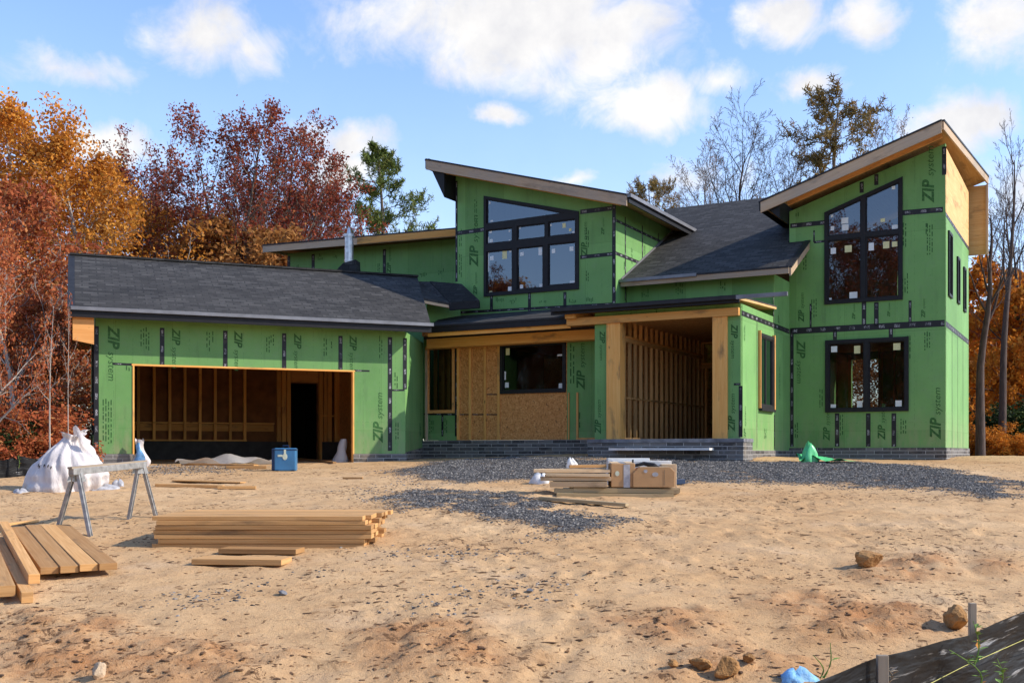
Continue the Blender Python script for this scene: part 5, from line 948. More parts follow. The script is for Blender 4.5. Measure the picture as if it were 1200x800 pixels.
# offcuts in front of the stack
def flat(px0, py0, px1, py1, w, t, label, group=None, lift=0., mat='lumber', **k):
    a, b = gp(px0, py0), gp(px1, py1); za = gz(a.x, a.y) + t / 2 + lift + .005; zb_ = gz(b.x, b.y) + t / 2 + lift + .005
    return board((a.x, a.y, za), (b.x, b.y, zb_), w, t, label, group, mat, **k)
flat(232, 660, 336, 661, .34, .06, 'short wide plank lying nearest the camera in front of the lumber stack', 'planks before the stack')
flat(262, 648, 352, 649, .30, .055, 'short plank lying against the front of the lumber stack', 'planks before the stack', lift=.005)
# fan of planks at the left
a, b = gp(12, 630), gp(47, 682); d = (b - a); d.z = 0; d = d.normalized(); sd = Vector((d.y, -d.x, 0)); sd = sd if sd.x > 0 else -sd
PL = ['left of four thick planks lying side by side at the left edge', 'second of the four planks lying side by side at the left edge', 'third of the four planks lying side by side, with a split end', 'rightmost plank of the four lying side by side, reaching towards the stack']
for k in range(4):
    o = sd * (.09 + .172 * k); f0 = rnd.uniform(-.05, .05); e = b + o + d * (.05 * k - .02 + rnd.uniform(-.04, .03)) + sd * .004 * k; s_ = a + o * .95 + d * f0
    board((s_.x, s_.y, gz(s_.x, s_.y) + .09), (e.x, e.y, gz(e.x, e.y) + .10), .170, .07, PL[k], 'planks fanned out at the left edge')
for (q0, q1, w, t, lb, lift) in (((4, 630), (40, 697), .10, .09, 'narrow timber leaning along the planks at the left edge, with a sawn end', .10), ((-4, 640), (32, 707), .10, .10, 'narrow timber on the ground left of the planks, pale sawn end', .0), ((-18, 640), (8, 708), .14, .10, 'timber cut by the left edge of the photo', .06), ((-30, 650), (-8, 700), .2, .08, 'plank mostly outside the left edge of the photo', .0)): flat(*q0, *q1, w, t, lb, 'planks fanned out at the left edge', lift)
# scrap boards in the middle distance
SB = 'scrap boards lying on the sand'
for (x0, y0, x1, y1, w, t, lb) in ((183, 570, 262, 572, .12, .05, 'long scrap board lying on the sand behind the sawhorse'), (255, 573, 300, 573, .09, .05, 'short scrap board at the right end of the long scrap board'), (205, 564, 285, 566, .3, .02, 'thin wide scrap sheet half buried in sand'), (265, 549, 312, 549, .1, .06, 'pale plank before the garage floor left of the blue box'), (215, 545, 300, 547, .15, .05, 'dusty plank lying along the garage threshold'), (633, 586, 735, 594, .13, .05, 'single weathered plank lying in front of the boxes'), (402, 561, 425, 561, .06, .03, 'small stick near the garage corner'), (5, 617, 42, 612, .1, .03, 'thin strip half buried at the left edge'), (350, 538, 392, 543, .08, .04, 'pale strip lying in the garage doorway')): flat(x0, y0, x1, y1, w, t, lb, SB, mat='lumber' if 'weather' not in lb else 'olive')
# sawhorse
L1, L2, R1, R2 = gp(66, 625), gp(106, 628), gp(151, 608), gp(183, 605)
tl = (L1 + L2) / 2; tr_ = (R1 + R2) / 2; ht = 78 / (F / tl.y); ht2 = 66 / (F / tr_.y); dl = (tr_ - tl); dl.z = 0; dl.normalize()
T0 = Vector((tl.x, tl.y, gz(tl.x, tl.y) + ht)) - dl * .05; T1 = Vector((tr_.x, tr_.y, gz(tr_.x, tr_.y) + ht2)) + dl * .05
sh = thing('sawhorse', ((tl.x + tr_.x) / 2, (tl.y + tr_.y) / 2, gz(tl.x, tl.y)), 'grey metal sawhorse with four splayed legs and a wooden top strip', 'sawhorse')
mb = MB(); mb.bar(T0 - Vector((0, 0, .05)), T1 - Vector((0, 0, .05)), .075, .08); mb.build('top_beam', M['alu'], sh, bevel=.006)
mb = MB(); mb.bar(T0 - dl * .03, T1 + dl * .02, .06, .025); mb.build('top_strip', M['stake'], sh)
for p, t0 in ((L1, T0 + dl * .10), (L2, T0 + dl * .14), (R1, T1 - dl * .14), (R2, T1 - dl * .08)):
    mb = MB(); q = Vector((p.x, p.y, gz(p.x, p.y) - .01)); top = t0 + (q - t0) * .06; sdv = Vector((dl.x, dl.y, 0))
    mb.bar(q, top, .055, .012, sdv.cross(q - top)); mb.bar(q + sdv * .026, top + sdv * .026, .008, .04, sdv.cross(q - top)); mb.bar(q - sdv * .026, top - sdv * .026, .008, .04, sdv.cross(q - top)); mb.build('leg', M['alu'], sh)
for T_, s_ in ((T0 + dl * .12, 1), (T1 - dl * .12, -1)): mb = MB(); mb.ext([T_ + Vector((-.05, -.04, -.02)), T_ + Vector((.05, .04, -.02)), T_ + Vector((.09, .07, -.17)), T_ + Vector((-.09, -.07, -.17))], dl * .008); mb.build('bracket', M['alu'], sh)
# white bulk sack
sk = gp(58, 577); sr = 42 / (F / sk.y); shh = 71 / (F / sk.y); mb = MB(); rows, cols = 46, 132; PT = []
for i in range(rows + 1):
    t = i / rows; row = []
    prof = np.interp(t, [0, .04, .14, .30, .5, .7, .84, .92, 1.], [.90, 1.0, 1.06, 1.05, .93, .66, .36, .25, .36])
    for j in range(cols):
        a = 2 * math.pi * j / cols; fold = (.015 + .10 * t) * math.sin(a * 7 + 3 * t + 2.6 * math.sin(a * 2 + 1)) + .07 * math.sin(2 * a + 5 * t) * (1 - t) + .06 * math.sin(a * 3 + 1.2) - (.05 + .10 * t) * abs(math.sin(a * 5.5 + 2.2 * math.sin(3 * t + a) + .8)) ** 3 - .035 * abs(math.sin(a * 11 + 6 * t + 1.7 * math.sin(4 * a))) ** 2 + .16 * float(vn(np.array([a * 1.7 + 5]), np.array([t * 5.]), 1., 55)[0]) + .09 * float(vn(np.array([a * 4]), np.array([t * 9.]), 1., 56)[0])
        r_ = sr * prof * (1 + fold); sag = .10 * sr * math.sin(a + .6) * (1 - t) + .10 * shh * max(0, math.cos(a - .2)) * (t > .93)
        row.append(Vector((sk.x + r_ * math.cos(a) * 1.05 + .34 * sr * t ** 1.2, sk.y + .5 + r_ * .8 * math.sin(a), gz(sk.x, sk.y) - .04 + shh * t * (1 + .05 * math.sin(a * 2)) + sag * .5)))
    row.append(row[0]); PT.append(row)
mb.grid([list(r) for r in PT]); mb.poly(list(reversed(PT[-1][:-1]))); bag = solo(mb, 'bulk_sack', M['bag'], 'big white bulk sack with gathered neck sagging at the left of the garage', 'sack', smooth=True)
mb = MB(); c = PT[rows - 3][int(cols * .86)]; mb.grid([[c + Vector((.26 * u - .02, -.05 - .06 * math.sin(3 * u + v), .05 + .16 * v - .25 * u * u + .05 * math.sin(7 * u))) for v in (0, .3, .6, 1)] for u in (0, .2, .4, .6, .8, 1)]); mb.build('loose_flap', M['bag'], bag, smooth=True)
mb = MB()
for k in range(7):
    i, j = 13 + (k % 2), int(cols * (.64 + .016 * k)); p = PT[min(rows, i + 7)][j]; mb.ext([p + Vector((0, -.012, 0)), p + Vector((.018, -.012, .01)), p + Vector((.028, -.012, .045)), p + Vector((.012, -.012, .05))], (0, .008, 0))
mb.build('printed_mark', M['flash'], bag)
# small litter near the sack and the sawhorse
def crumple(name, px, py, wpx, hpx, mat, label, cat, seed, group=None, flatn=.0, at_=None):
    p = at_ or gp(px, py); zq = at_.z if at_ else gz(p.x, p.y); k = p.y / F; rx, rz = wpx * k / 2, hpx * k; g = random.Random(seed); ph = [g.uniform(0, 6.28) for _ in range(6)]; rws, cl = 9, 20; G = []
    for i in range(rws + 1):
        t = i / rws; pr_ = math.sin(math.pi * (.18 + .82 * (1 - t) * .97 + 0) * .5 + 0) if t < 1 else .04
        pr_ = max(.04, math.sqrt(max(0., 1 - (t * .98) ** 2.2)))
        row = []
        for j in range(cl):
            a = 6.28318 * j / cl; f = 1 + .18 * math.sin(3 * a + ph[0]) + .13 * math.sin(5 * a + ph[1] + 4 * t) + .10 * math.sin(8 * a + ph[2] - 5 * t)
            row.append(Vector((p.x + rx * pr_ * f * math.cos(a), p.y + .1 + rx * .7 * pr_ * f * math.sin(a), zq - .02 + rz * t * (1 + .22 * math.sin(2 * a + ph[3]) + .1 * math.sin(5 * a + ph[4])))))
        row.append(row[0]); G.append(row)
    mb = MB(); mb.grid(G); mb.poly(list(reversed(G[-1][:-1]))); return solo(mb, name, mat, label, cat, group, smooth=(flatn == 0))
crumple('plastic_scrap', 118, 574, 34, 7, M['tapec'], 'crumpled clear plastic scrap on the sand beside the sawhorse', 'litter', 1); crumple('plastic_scrap', 20, 578, 18, 6, M['tapec'], 'small crumpled plastic scrap at the foot of the white sack', 'litter', 2); crumple('plastic_scrap', 136, 570, 14, 8, M['tapec'], 'bluish plastic scrap between sawhorse legs and garage', 'litter', 12)
crumple('plastic_bag', 950, 541, 20, 20, M['gplastic'], 'bright green plastic bag lying at the foot of the tower', 'plastic bag', 3); mb = MB(); p = gp(985, 542); mb.grid([[Vector((p.x - .9 + 1.3 * u, p.y + .3 - .4 * v + .1 * math.sin(9 * u), gz(p.x, p.y) + .03 + .09 * (1 - u) * (1 + math.sin(14 * u + 5 * v)))) for v in (0, .25, .5, .75, 1)] for u in np.linspace(0, 1, 18)]); solo(mb, 'plastic_sheet', M['gplastic'], 'flattened green plastic sheet trailing right of the green bag', 'plastic sheet', smooth=True)
crumple('plastic_bag', 937, 803, 42, 17, M['bplastic'], 'crumpled light blue plastic bag beside the black silt fence', 'plastic bag', 4)
p0 = GA.p(og[0][0] - .15, .22, 0); p0.z = gz(p0.x, p0.y); mb = MB(); G = []
for i in range(17):
    t = i / 16; G.append([Vector((p0.x + (.16 + .07 * math.sin(7 * t)) * math.cos(a) * (1 - .55 * t) + .02 * math.sin(5 * t) + .018 * math.sin(3 * a + 9 * t), p0.y + .09 * math.sin(a) * (1 - .4 * t), p0.z + .60 * t + .02 * math.sin(5 * a) + .03 * math.sin(3 * a))) for a in np.linspace(0, 6.28318, 15)])
mb.grid(G); o_ = solo(mb, 'plastic_bag', M['bag'], 'blue and white plastic bag standing against the left garage jamb', 'plastic bag', smooth=True)
mb = MB(); mb.grid([[v + Vector((0, -.012, 0)) for v in r[8:13]] for r in G[3:15]]); mb.build('blue_print', M['bplastic'], o_, smooth=True)
q0 = GA.p(og[1][0] + .28, -.35, 0); mb = MB(); G = []
for i in range(15):
    t = i / 14; G.append([Vector((q0.x + (.20 * (1 - .7 * t) + .02 * math.sin(9 * t + 2 * a)) * math.cos(a) + .1 * t, q0.y + .14 * (1 - .5 * t) * math.sin(a), zsl + .01 + .62 * t)) for a in np.linspace(0, 6.28318, 15)])
mb.grid(G); solo(mb, 'plastic_bag', M['sheet'], 'greyish plastic bag slumped inside the right garage jamb', 'plastic bag', smooth=True)
# plastic sheeting on the garage floor
mb = MB(); s0, s1 = GA.p(og[0][0] - 1.0, -.25, 0), GA.p(og[1][0] + 1.9, -.3, 0); G = []
for i in range(46):
    t = i / 45; c = s0.lerp(s1, t); G.append([Vector((c.x + .0, c.y - .25 + .55 * v, zsl + .03 + (.10 + .12 * max(0, math.sin(3.3 * t - .2)) ** 2) * (.5 + .5 * math.sin(5.5 * v + 8 * t)) + .03 * math.sin(23 * t + 4 * v))) for v in np.linspace(0, 1, 9)])
mb.grid(G); solo(mb, 'plastic_sheet', M['sheet'], 'milky plastic sheeting bunched along the garage floor', 'plastic sheet', smooth=True)
# blue job box
bx = gp(333, 552); k = bx.y / F; w_, h_, dp = 30 * k, 27 * k, .34; zb_ = gz(bx.x, bx.y) - .005; Bo = thing('tool_box', (bx.x, bx.y, zb_), 'blue metal box with a top handle standing before the open garage', 'box')
ang = .10; ax_ = Vector((math.cos(ang), math.sin(ang), 0)); ay_ = Vector((-math.sin(ang), math.cos(ang), 0)); cc = Vector((bx.x, bx.y + dp / 2, zb_ + h_ / 2 + .01))
mb = MB(); mb.box(cc, ax_ * w_ * .42, ay_ * dp / 2, (0, 0, h_ / 2)); mb.build('body', M['blue'], Bo, bevel=.025)
mb = MB(); mb.box(cc - ax_ * w_ * .45, ax_ * w_ * .07, ay_ * (dp / 2 - .01), (0, 0, h_ / 2 - .01)); mb.build('side_panel', M['navy'], Bo, bevel=.02)
mb = MB(); mb.box(cc + Vector((0, 0, h_ * .43)) - ay_ * .006, ax_ * w_ * .435, ay_ * dp / 2, (0, 0, .012)); mb.build('lid_seam', M['navy'], Bo)
mb = MB(); q = cc + Vector((0, 0, h_ / 2)); mb.tube([q - ax_ * .06, q - ax_ * .06 + Z * .05, q + ax_ * .06 + Z * .05, q + ax_ * .06], .011, 8); mb.build('handle', M['navy'], Bo)
mb = MB(); q = cc - ay_ * (dp / 2 + .001) + Z * .06; mb.ext([q + ax_ * .05 * math.cos(a) + Z * .07 * math.sin(a) for a in np.linspace(0, 6.28318, 13)[:-1]], -ay_ * .006); mb.box(q + ax_ * .0 + Z * .10 - ay_ * .004, ax_ * .022, ay_ * .004, (0, 0, .05)); mb.box(q - ax_ * .10 + Z * .02 - ay_ * .003, ax_ * .05, ay_ * .002, (0, 0, .022)); mb.build('badge', M['emblem'], Bo)
for s_ in (-1, 1): mb = MB(); mb.box(cc + ax_ * w_ * .3 * s_ - ay_ * (dp / 2) - Z * (h_ / 2 + .0), ax_ * .03, ay_ * .02, (0, 0, .018)); mb.build('foot', M['black'], Bo)
# boxes and timber bundle on skids
yb = gp(765, 582).y; k = yb / F; gzb = gz((765 - CX) * k, yb)
def X(px): return (px - CX) * k
def Zp(py): return EYE + (HY - py) * k
base_z0 = Zp(583)
TG = 'skid timbers under the boxes'
for j, (x0, x1, y0, w, zt_, lb) in enumerate(((652, 789, 0., .16, 577.5, 'front skid timber under the cardboard boxes, lower layer'), (672, 796, .10, .16, 571.5, 'long weathered timber directly under the front cardboard box'), (655, 792, .34, .16, 577, 'second skid timber behind the front one'), (690, 800, .34, .16, 571.2, 'upper skid timber with a green end at the right of the boxes'), (650, 672, .12, .2, 572.5, 'short timber end poking out left of the skids'), (660, 790, .75, .16, 577, 'rear skid timber under the boxes'), (670, 795, .75, .16, 571.2, 'upper rear skid timber under the boxes'))):
    board((X(x0), yb + y0, Zp(zt_) - .0 + (-.035)), (X(x1), yb + y0, Zp(zt_ + (x1 - x0) * .012) - .035), w, .078, lb, TG, 'olive')
zt0 = Zp(570.5)
def carton(name, x0, x1, ytop, y0, dpt, rot, label, mat='card', extra=None, z0=None, chamfer=0.):
    z0 = zt0 if z0 is None else z0; cx_, hw = (X(x0) + X(x1)) / 2, (X(x1) - X(x0)) / 2; hh = (Zp(ytop) - z0) / 2; c = Vector((cx_, yb + y0 + dpt / 2, z0 + hh)); ax_ = Vector((math.cos(rot), math.sin(rot), 0)); ay_ = Vector((-math.sin(rot), math.cos(rot), 0))
    t = thing(name, (c.x, c.y, z0), label, 'box', 'packages on the skids'); mb = MB()
    if chamfer:
        pr_ = [(-1, -1), (1, -1), (1, .55), (.8, 1), (-.72, 1), (-1, .45)]; mb.ext([c + ax_ * hw * u + Z * hh * v - ay_ * dpt / 2 for u, v in pr_], ay_ * dpt)
    else: mb.box(c, ax_ * hw, ay_ * dpt / 2, (0, 0, hh))
    mb.build('carton', M[mat], t, bevel=.008)
    if extra: extra(t, c, ax_, ay_, hw, hh, dpt)
    return t
def ex_tall(t, c, ax_, ay_, hw, hh, dpt):
    mb = MB(); f = c - ay_ * (dpt / 2 + .002); mb.box(f + ax_ * hw * .30 - Z * .01, ax_ * hw * .27, ay_ * .002, (0, 0, hh * .98)); mb.box(c + ax_ * hw * .30 + Z * (hh + .002), ax_ * hw * .27, ay_ * dpt * .5, (0, 0, .002)); mb.build('packing_tape', M['tapec'], t)
    mb = MB(); mb.ext([f - ax_ * hw * .5 + ax_ * .035 * math.cos(a) + Z * (.03 + .042 * math.sin(a)) - ay_ * .001 for a in np.linspace(0, 6.28318, 11)[:-1]], -ay_ * .002); mb.build('round_sticker', M['emblem'], t)
    mb = MB()
    for s_ in (-1, 1): p = c + ax_ * hw * .62 * s_ + Z * (hh + .004); mb.ext([p - ax_ * hw * .36 - ay_ * dpt * .45, p + ax_ * hw * .36 - ay_ * dpt * .45, p + ax_ * hw * .36 + ay_ * dpt * .45 + Z * .02, p - ax_ * hw * .36 + ay_ * dpt * .45 + Z * .02], (0, 0, .006))
    mb.build('flap', M['cardl'], t)
def ex_low(t, c, ax_, ay_, hw, hh, dpt):
    f = c - ay_ * (dpt / 2 + .002); mb = MB()
    for (u, v, w2, h2) in ((-.40, .62, .032, .028), (.06, .30, .05, .036)): mb.ext([f + ax_ * (hw * u + w2 * math.cos(a)) + Z * (hh * v + h2 * math.sin(a)) for a in np.linspace(0, 6.28318, 13)[:-1]], -ay_ * .002)
    mb.build('round_sticker', M['tapec'], t); mb = MB(); mb.ext([c + Z * (hh + .003) + ax_ * u * hw + ay_ * v * dpt / 2 for u, v in ((-.66, -.9), (.74, -.9), (.74, .9), (-.66, .9))], (0, 0, .008)); mb.build('flap', M['cardl'], t)
    mb = MB(); mb.box(f + ax_ * hw * .5, ax_ * .003, ay_ * .002, (0, 0, hh * .8)); mb.build('fold_line', M['olive'], t)
carton('cardboard_box', 716, 744, 543, .02, .42, .03, 'upright cardboard box with a grey strip of packing tape, left of the boxes', extra=ex_tall)
carton('cardboard_box', 742, 791, 547.5, -.02, .40, -.02, 'low wide cardboard box with two round stickers in front', extra=ex_low, chamfer=1)
carton('cardboard_box', 780, 798, 544, .42, .30, -.05, 'pale upright cardboard box behind the low wide one', 'cardl')
carton('packing_crate', 722, 794, 540, .66, .25, .0, 'long white packing crate lying behind the cardboard boxes', 'white')
carton('packing_crate', 718, 770, 537, .93, .2, .03, 'white crate with coloured top at the back of the packages', 'white')
flat(800, 567, 768, 569, .14, .09, 'dark roll of wrapping lying right of the boxes', 'packages on the skids', mat='navy', name='wrapping_roll', cat='roll')
mb = MB(); q = Vector((X(744), yb + .12, Zp(545.5))); mb.tube([q, q + Vector((.16, .02, .035)), q + Vector((.32, 0, .0)), q + Vector((.42, -.02, -.05))], [.025, .03, .045, .02], 8); mb.box(q + Vector((-.02, 0, .05)), (.012, 0, 0), (0, .02, 0), (0, 0, .05)); solo(mb, 'strap_tool', M['black'], 'black strapping tool lying on top of the low cardboard box', 'tool')
TB = 'bundle of white planks beside the boxes'
for j, (x0, x1, yt, y0, hh) in enumerate(((645, 712, 567.5, .0, .085), (634, 717, 561, .06, .065), (640, 715, 556, .02, .05), (626, 716, 551.5, .08, .05), (650, 714, 566, .36, .08), (640, 713, 559, .36, .08), (633, 712, 552, .38, .07))):
    board((X(x0), yb + y0 + .15, Zp(yt) - .0), (X(x1), yb + y0 + .08, Zp(yt + rnd.uniform(-.5, .9))), .26, hh, ['lowest plank of the pale bundle left of the boxes', 'second plank up in the pale bundle left of the boxes', 'long pale plank sticking out left from the bundle', 'thin top sheet of the pale bundle', 'rear low plank of the pale bundle', 'rear middle plank of the pale bundle', 'rear upper plank of the pale bundle'][j], TB, 'palewood')
board((X(668), yb + .25, Zp(546.5)), (X(712), yb + .3, Zp(546)), .12, .05, 'orange toned timber offcut lying on the pale bundle', TB)
crumple('plastic_wrap', 634, 567, 22, 12, M['white'], 'white plastic wrap bunched at the left end of the pale bundle', 'plastic wrap', 6); crumple('plastic_wrap', 671, 546, 12, 10, M['white'], 'white plastic wrap on top of the pale bundle', 'plastic wrap', 7, at_=Vector((X(671), yb + .2, Zp(547))))
# rocks
def rock(px, py, wpx, hpx, mat, label, seed, name='rock', group='loose rocks on the sand'):
    p = gp(px, py); k = p.y / F; g = np.random.default_rng(seed); bmv = []
    import bmesh
    bm = bmesh.new(); bmesh.ops.create_icosphere(bm, subdivisions=3, radius=1); dirs = [unit(g.normal(size=3)) for _ in range(11)]; cut = g.uniform(.50, .86, 11)
    for v in bm.verts:
        c = np.array(v.co); sc = 1.
        for d_, q in zip(dirs, cut):
            h_ = c @ d_
            if h_ * sc > q: sc = q / h_
        c = c * sc; n_ = float(vn(np.array([c[0] * 3 + seed]), np.array([c[1] * 3 + c[2] * 5]), 1.3, seed)[0]); c = c * (1 + .16 * n_ + .10 * float(vn(np.array([c[0] * 9 + c[2] * 4]), np.array([c[1] * 9]), 1.3, seed + 1)[0])); v.co = Vector((c[0] * wpx * k * .56, c[1] * wpx * k * .45, (c[2] + .75) * hpx * k * .60))
    me = bpy.data.meshes.new(name); bm.to_mesh(me); bm.free(); me.materials.append(M[mat]); o = bpy.data.objects.new(name, me); COL.objects.link(o); o.location = (p.x, p.y, gz(p.x, p.y) - .03 * hpx * k); o.rotation_euler = (0, 0, seed); return tag(o, label, 'rock', group)
rock(1019, 663, 36, 20, 'rock', 'large brown clay rock on the open sand at right', 3); rock(1118, 737, 36, 27, 'rock', 'brown clay rock just left of the grey stake', 5); rock(117, 794, 20, 19, 'paler', 'pale rounded stone at the bottom left', 8); rock(820, 784, 26, 15, 'rock', 'reddish clay lump in the dug patch at bottom right', 9); rock(850, 792, 34, 22, 'rock', 'largest reddish clay lump in the dug patch at bottom right', 10); rock(621, 694, 10, 5, 'gstone2' if 'gstone2' in M else 'stone', 'small dark stone on the sand in mid foreground', 11); rock(332, 697, 14, 6, 'stone', 'small flat grey stone right of the short planks', 12); rock(790, 780, 14, 8, 'rock', 'small reddish clay lump left of the dug patch', 13); rock(876, 776, 20, 11, 'rock', 'reddish clay lump near the blue bag', 14)
# silt fence at the lower right
def fence_line(pts, hgt, lean, seed, rows=11):
    G = []; n = 90
    P = np.array(pts); tt = np.linspace(0, 1, len(P)); g = random.Random(seed)
    for i in range(n + 1):
        t = i / n; x, y = np.interp(t, tt, P[:, 0]), np.interp(t, tt, P[:, 1]); h = np.interp(t, tt, P[:, 2]); z0 = gz(x, y) - .05; row = []
        for j in range(rows + 1):
            v = j / rows; w = (.065 * math.sin(19 * t + 5 * v) + .03 * math.sin(41 * t - 7 * v)) * (1 - .95 * v) + lean * v; row.append(Vector((x + w * .55, y - w * .9, z0 + (h - z0) * v + .003 * math.sin(31 * t) * v)))
        G.append(row)
    return G
fy = lambda px, py, Y: ((px - CX) / F * Y, Y, EYE + (HY - py) / F * Y)
FP = [fy(905, 822, 4.35), fy(952, 799, 4.6), fy(1030, 770, 5.0), fy(1100, 752, 5.5), fy(1140, 742, 5.8), fy(1200, 716, 6.3), fy(1300, 680, 7.2), fy(1500, 640, 9.5)]
G = fence_line(FP, .6, 0., 2); mb = MB(); mb.grid(G)
L_ = 0.
mb.uv = []
for i in range(len(G) - 1):
    for j in range(len(G[0]) - 1):
        for (a, b) in ((i, j), (i + 1, j), (i + 1, j + 1), (i, j + 1)): mb.uv.append((a * .075, b * .075))
sf = solo(mb, 'silt_fence', M['fence'], 'black silt fence of shiny fabric running off at the lower right', 'fence', smooth=True)
mb = MB(); mb.grid([[r[-1] + Vector((0, 0, -.005)), r[-1] + Vector((.02, .05, -.01)), r[-1] + Vector((.0 + .05 * math.sin(i * .3) ** 2, .10, -.09)), r[-1] + Vector((.05, .13, -.17 - .05 * math.sin(i * .21)))] for i, r in enumerate(G[28:66])]); mb.build('folded_hem', M['fence'], sf, smooth=True)
mb = MB(); mb.tube([fy(1085, 803, 5.2), fy(1130, 780, 5.45), fy(1200, 749, 5.9), fy(1300, 715, 6.7)], .002, 5); mb.build('tie_string', M['string'], sf)
def stake(px, ytop, Y, wpx, label, lean=0., bottom=None, dy=.0):
    a = Vector(fy(px, ytop, Y)); X_s = a.x + lean; b = Vector((X_s, Y + dy, gz(a.x, Y) - .15)); mb = MB(); mb.bar(b, a, wpx / F * Y, .03, Vector((0, -1, 0))); return solo(mb, 'wooden_stake', M['stake'], label, 'stake', 'stakes of the silt fence', bevel=.003)
stake(1139.5, 706, 6.0, 8, 'grey wooden stake standing tall behind the silt fence'); stake(1034, 767, 4.93, 13, 'weathered stake on the near side of the silt fence', .0)
# weeds
def weed(px, py, Y, hpx, label, leafn, seed, mat='weed', blade=False, name='weed', lean=0.):
    a = Vector(fy(px, py, Y)); a.z = min(a.z, gz(a.x, a.y) + .6); h = hpx / F * Y; g = random.Random(seed); t = thing(name, a, label, 'weed'); mb = MB(); P = [a + Vector((lean * h * q ** 1.5 + .02 * math.sin(4 * q), -.02 * q, h * q)) for q in np.linspace(0, 1, 7)]; mb.tube(P, [.005 * (1 - .7 * q) for q in np.linspace(0, 1, 7)], 5); mb.build('stem', M[mat], t)
    for k in range(leafn):
        q = .15 + .85 * k / leafn; p = P[min(6, int(q * 6))]; an = g.uniform(0, 6.28); d = Vector((math.cos(an), math.sin(an) * .6, g.uniform(.1, .7))).normalized(); l = g.uniform(.03, .06); s_ = d.cross(Z).normalized() * l * .22; mb = MB(); mb.poly([p, p + d * l * .5 + s_, p + d * l - Z * .008, p + d * l * .5 - s_]); mb.build('leaf', M['orangeleaf' if g.random() < .12 else mat], t)
    return t
weed(1142, 778, 5.5, 52, 'green leafy weed climbing the silt fence below the tall stake', 16, 1); weed(1150, 800, 5.3, 40, 'yellowish weed with an orange leaf low on the silt fence', 14, 2, lean=-.9); weed(1170, 806, 5.4, 36, 'small green weed at the bottom right of the silt fence', 12, 3); weed(965, 786, 5.1, 42, 'dry grass stalk standing left of the silt fence', 2, 4, lean=.25); weed(961, 786, 5.1, 28, 'short dry stalk beside the taller one left of the silt fence', 1, 5, lean=-.2); weed(1040, 772, 5.0, 22, 'dry weed tuft on top of the near stake', 9, 6, 'stake'); weed(22, 548, 19.6, 16, 'small green weed at the foot of the black silt fence behind the sack', 8, 7)
weed(180, 607, 13.2, 18, 'dry twig sticking up by the right legs of the sawhorse', 2, 8, 'stake', lean=-.3)
# silt fence far left
mb = MB(); G = []
for i in range(61):
    t = i / 60; px = -60 + 175 * t; Y = 19.8 + 2.4 * t; x = (px - CX) / F * Y; z0 = gz(x, Y) - .03; G.append([Vector((x, Y + .03 * math.sin(i * .9 + v * 3), z0 + (.40 + .03 * math.sin(i * .5)) * v)) for v in (0, .33, .66, 1)])
mb.grid(G); solo(mb, 'silt_fence', M['fence'], 'low black silt fence running behind the white sack at far left', 'fence', smooth=True)

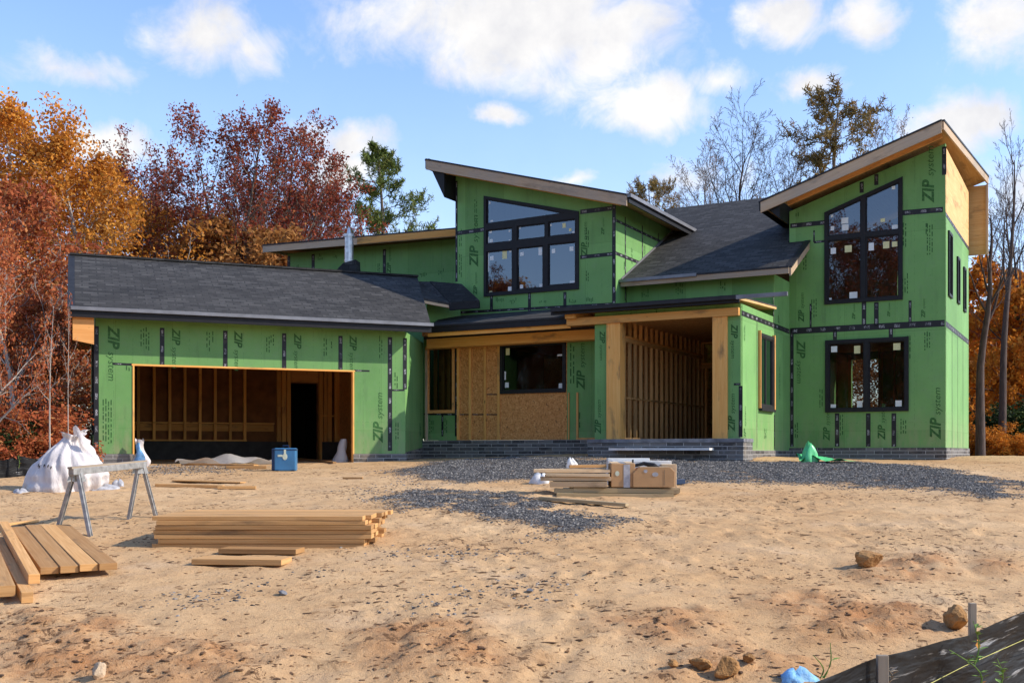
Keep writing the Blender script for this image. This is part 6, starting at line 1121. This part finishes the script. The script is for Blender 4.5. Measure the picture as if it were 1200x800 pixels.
# ------------------------------------------------------------------ loose stuff on the ground
def scatter(name, X_, Y_, size, mat, label, seed, flat=.6, elong=1.4, sink=.3):
    g = np.random.default_rng(seed); n = len(X_); z = ground_z(X_, Y_); base = np.array([[math.cos(a), math.sin(a), 0.] for a in (0, 1.05, 2.09, 3.14, 4.19, 5.24)] + [[.6 * math.cos(a), .6 * math.sin(a), .75] for a in (.5, 2.6, 4.7)])
    v = np.repeat(base[None], n, 0) * g.uniform(.7, 1.2, (n, 9, 1)); v += g.normal(0, .09, v.shape); v[:, :, 0] *= elong; v[:, :, 2] *= flat; th = g.uniform(0, 6.28, n)[:, None]
    x = v[:, :, 0] * np.cos(th) - v[:, :, 1] * np.sin(th); y = v[:, :, 0] * np.sin(th) + v[:, :, 1] * np.cos(th); s = size[:, None]
    P = np.stack([x * s + X_[:, None], y * s + Y_[:, None], v[:, :, 2] * s + (z - size * flat * sink * .5)[:, None]], -1).reshape(-1, 3)
    t = np.array([[0, 1, 6], [1, 7, 6], [1, 2, 7], [2, 3, 7], [3, 8, 7], [3, 4, 8], [4, 5, 8], [5, 6, 8], [5, 0, 6], [6, 7, 8]]); f = (np.arange(n)[:, None, None] * 9 + t[None]).reshape(-1, 3)
    return tag(raw_mesh(name, P, f, M[mat], (('rnd', np.repeat(g.uniform(0, 1, n), 10)),), smooth=False, domain='FACE'), label, name.replace('_', ' '), kind='stuff')
g = np.random.default_rng(9); n = 900000; Yc = 5 + 24 * g.random(n); Xc = g.uniform(-.55, .55, n) * Yc; mk = masks(Xc, Yc)[0]; keep = g.random(n) < np.clip((mk - .10) * 1.4, 0, 1) ** 1.8 * .6; Xc, Yc = Xc[keep], Yc[keep]
scatter('gravel', Xc, Yc, .008 + .015 * g.random(len(Xc)) ** 1.5, 'gstone', 'blue grey crushed stone spread before the house and in the yard', 1, .8, 1.2)
n = 42000; Yc = 4.5 + 20 * g.random(n) ** 1.5; Xc = g.uniform(-.56, .56, n) * Yc; ro = masks(Xc, Yc)[1]; cl = vn(Xc, Yc, .9, 21) + .6 * vn(Xc, Yc, 2.7, 22); keep = g.random(n) < np.clip(.10 + 1.3 * np.maximum(cl, 0) + .55 * ro, 0, 1); Xc, Yc, ro = Xc[keep], Yc[keep], ro[keep]
scatter('dirt_clods', Xc, Yc, (.005 + .019 * g.random(len(Xc)) ** 2.6) * (1 + .15 * ro), 'clod', 'loose clods and crumbs of brown soil over the sand', 2, .45, 1.7)
n = 17000; Yc = 4.5 + 19 * g.random(n) ** 1.4; Xc = g.uniform(-.56, .56, n) * Yc; cl = vn(Xc, Yc, .5, 31) + .7 * vn(Xc, Yc, 1.7, 32); keep = g.random(n) < np.clip(.12 + 1.5 * np.maximum(cl, 0), 0, 1); Xc, Yc = Xc[keep], Yc[keep]
scatter('wood_debris', Xc, Yc, .005 + .019 * g.random(len(Xc)) ** 3, 'leaflitter', 'scattered dead leaves, bark and splinters over the sand', 3, .35, 3.2, .1)
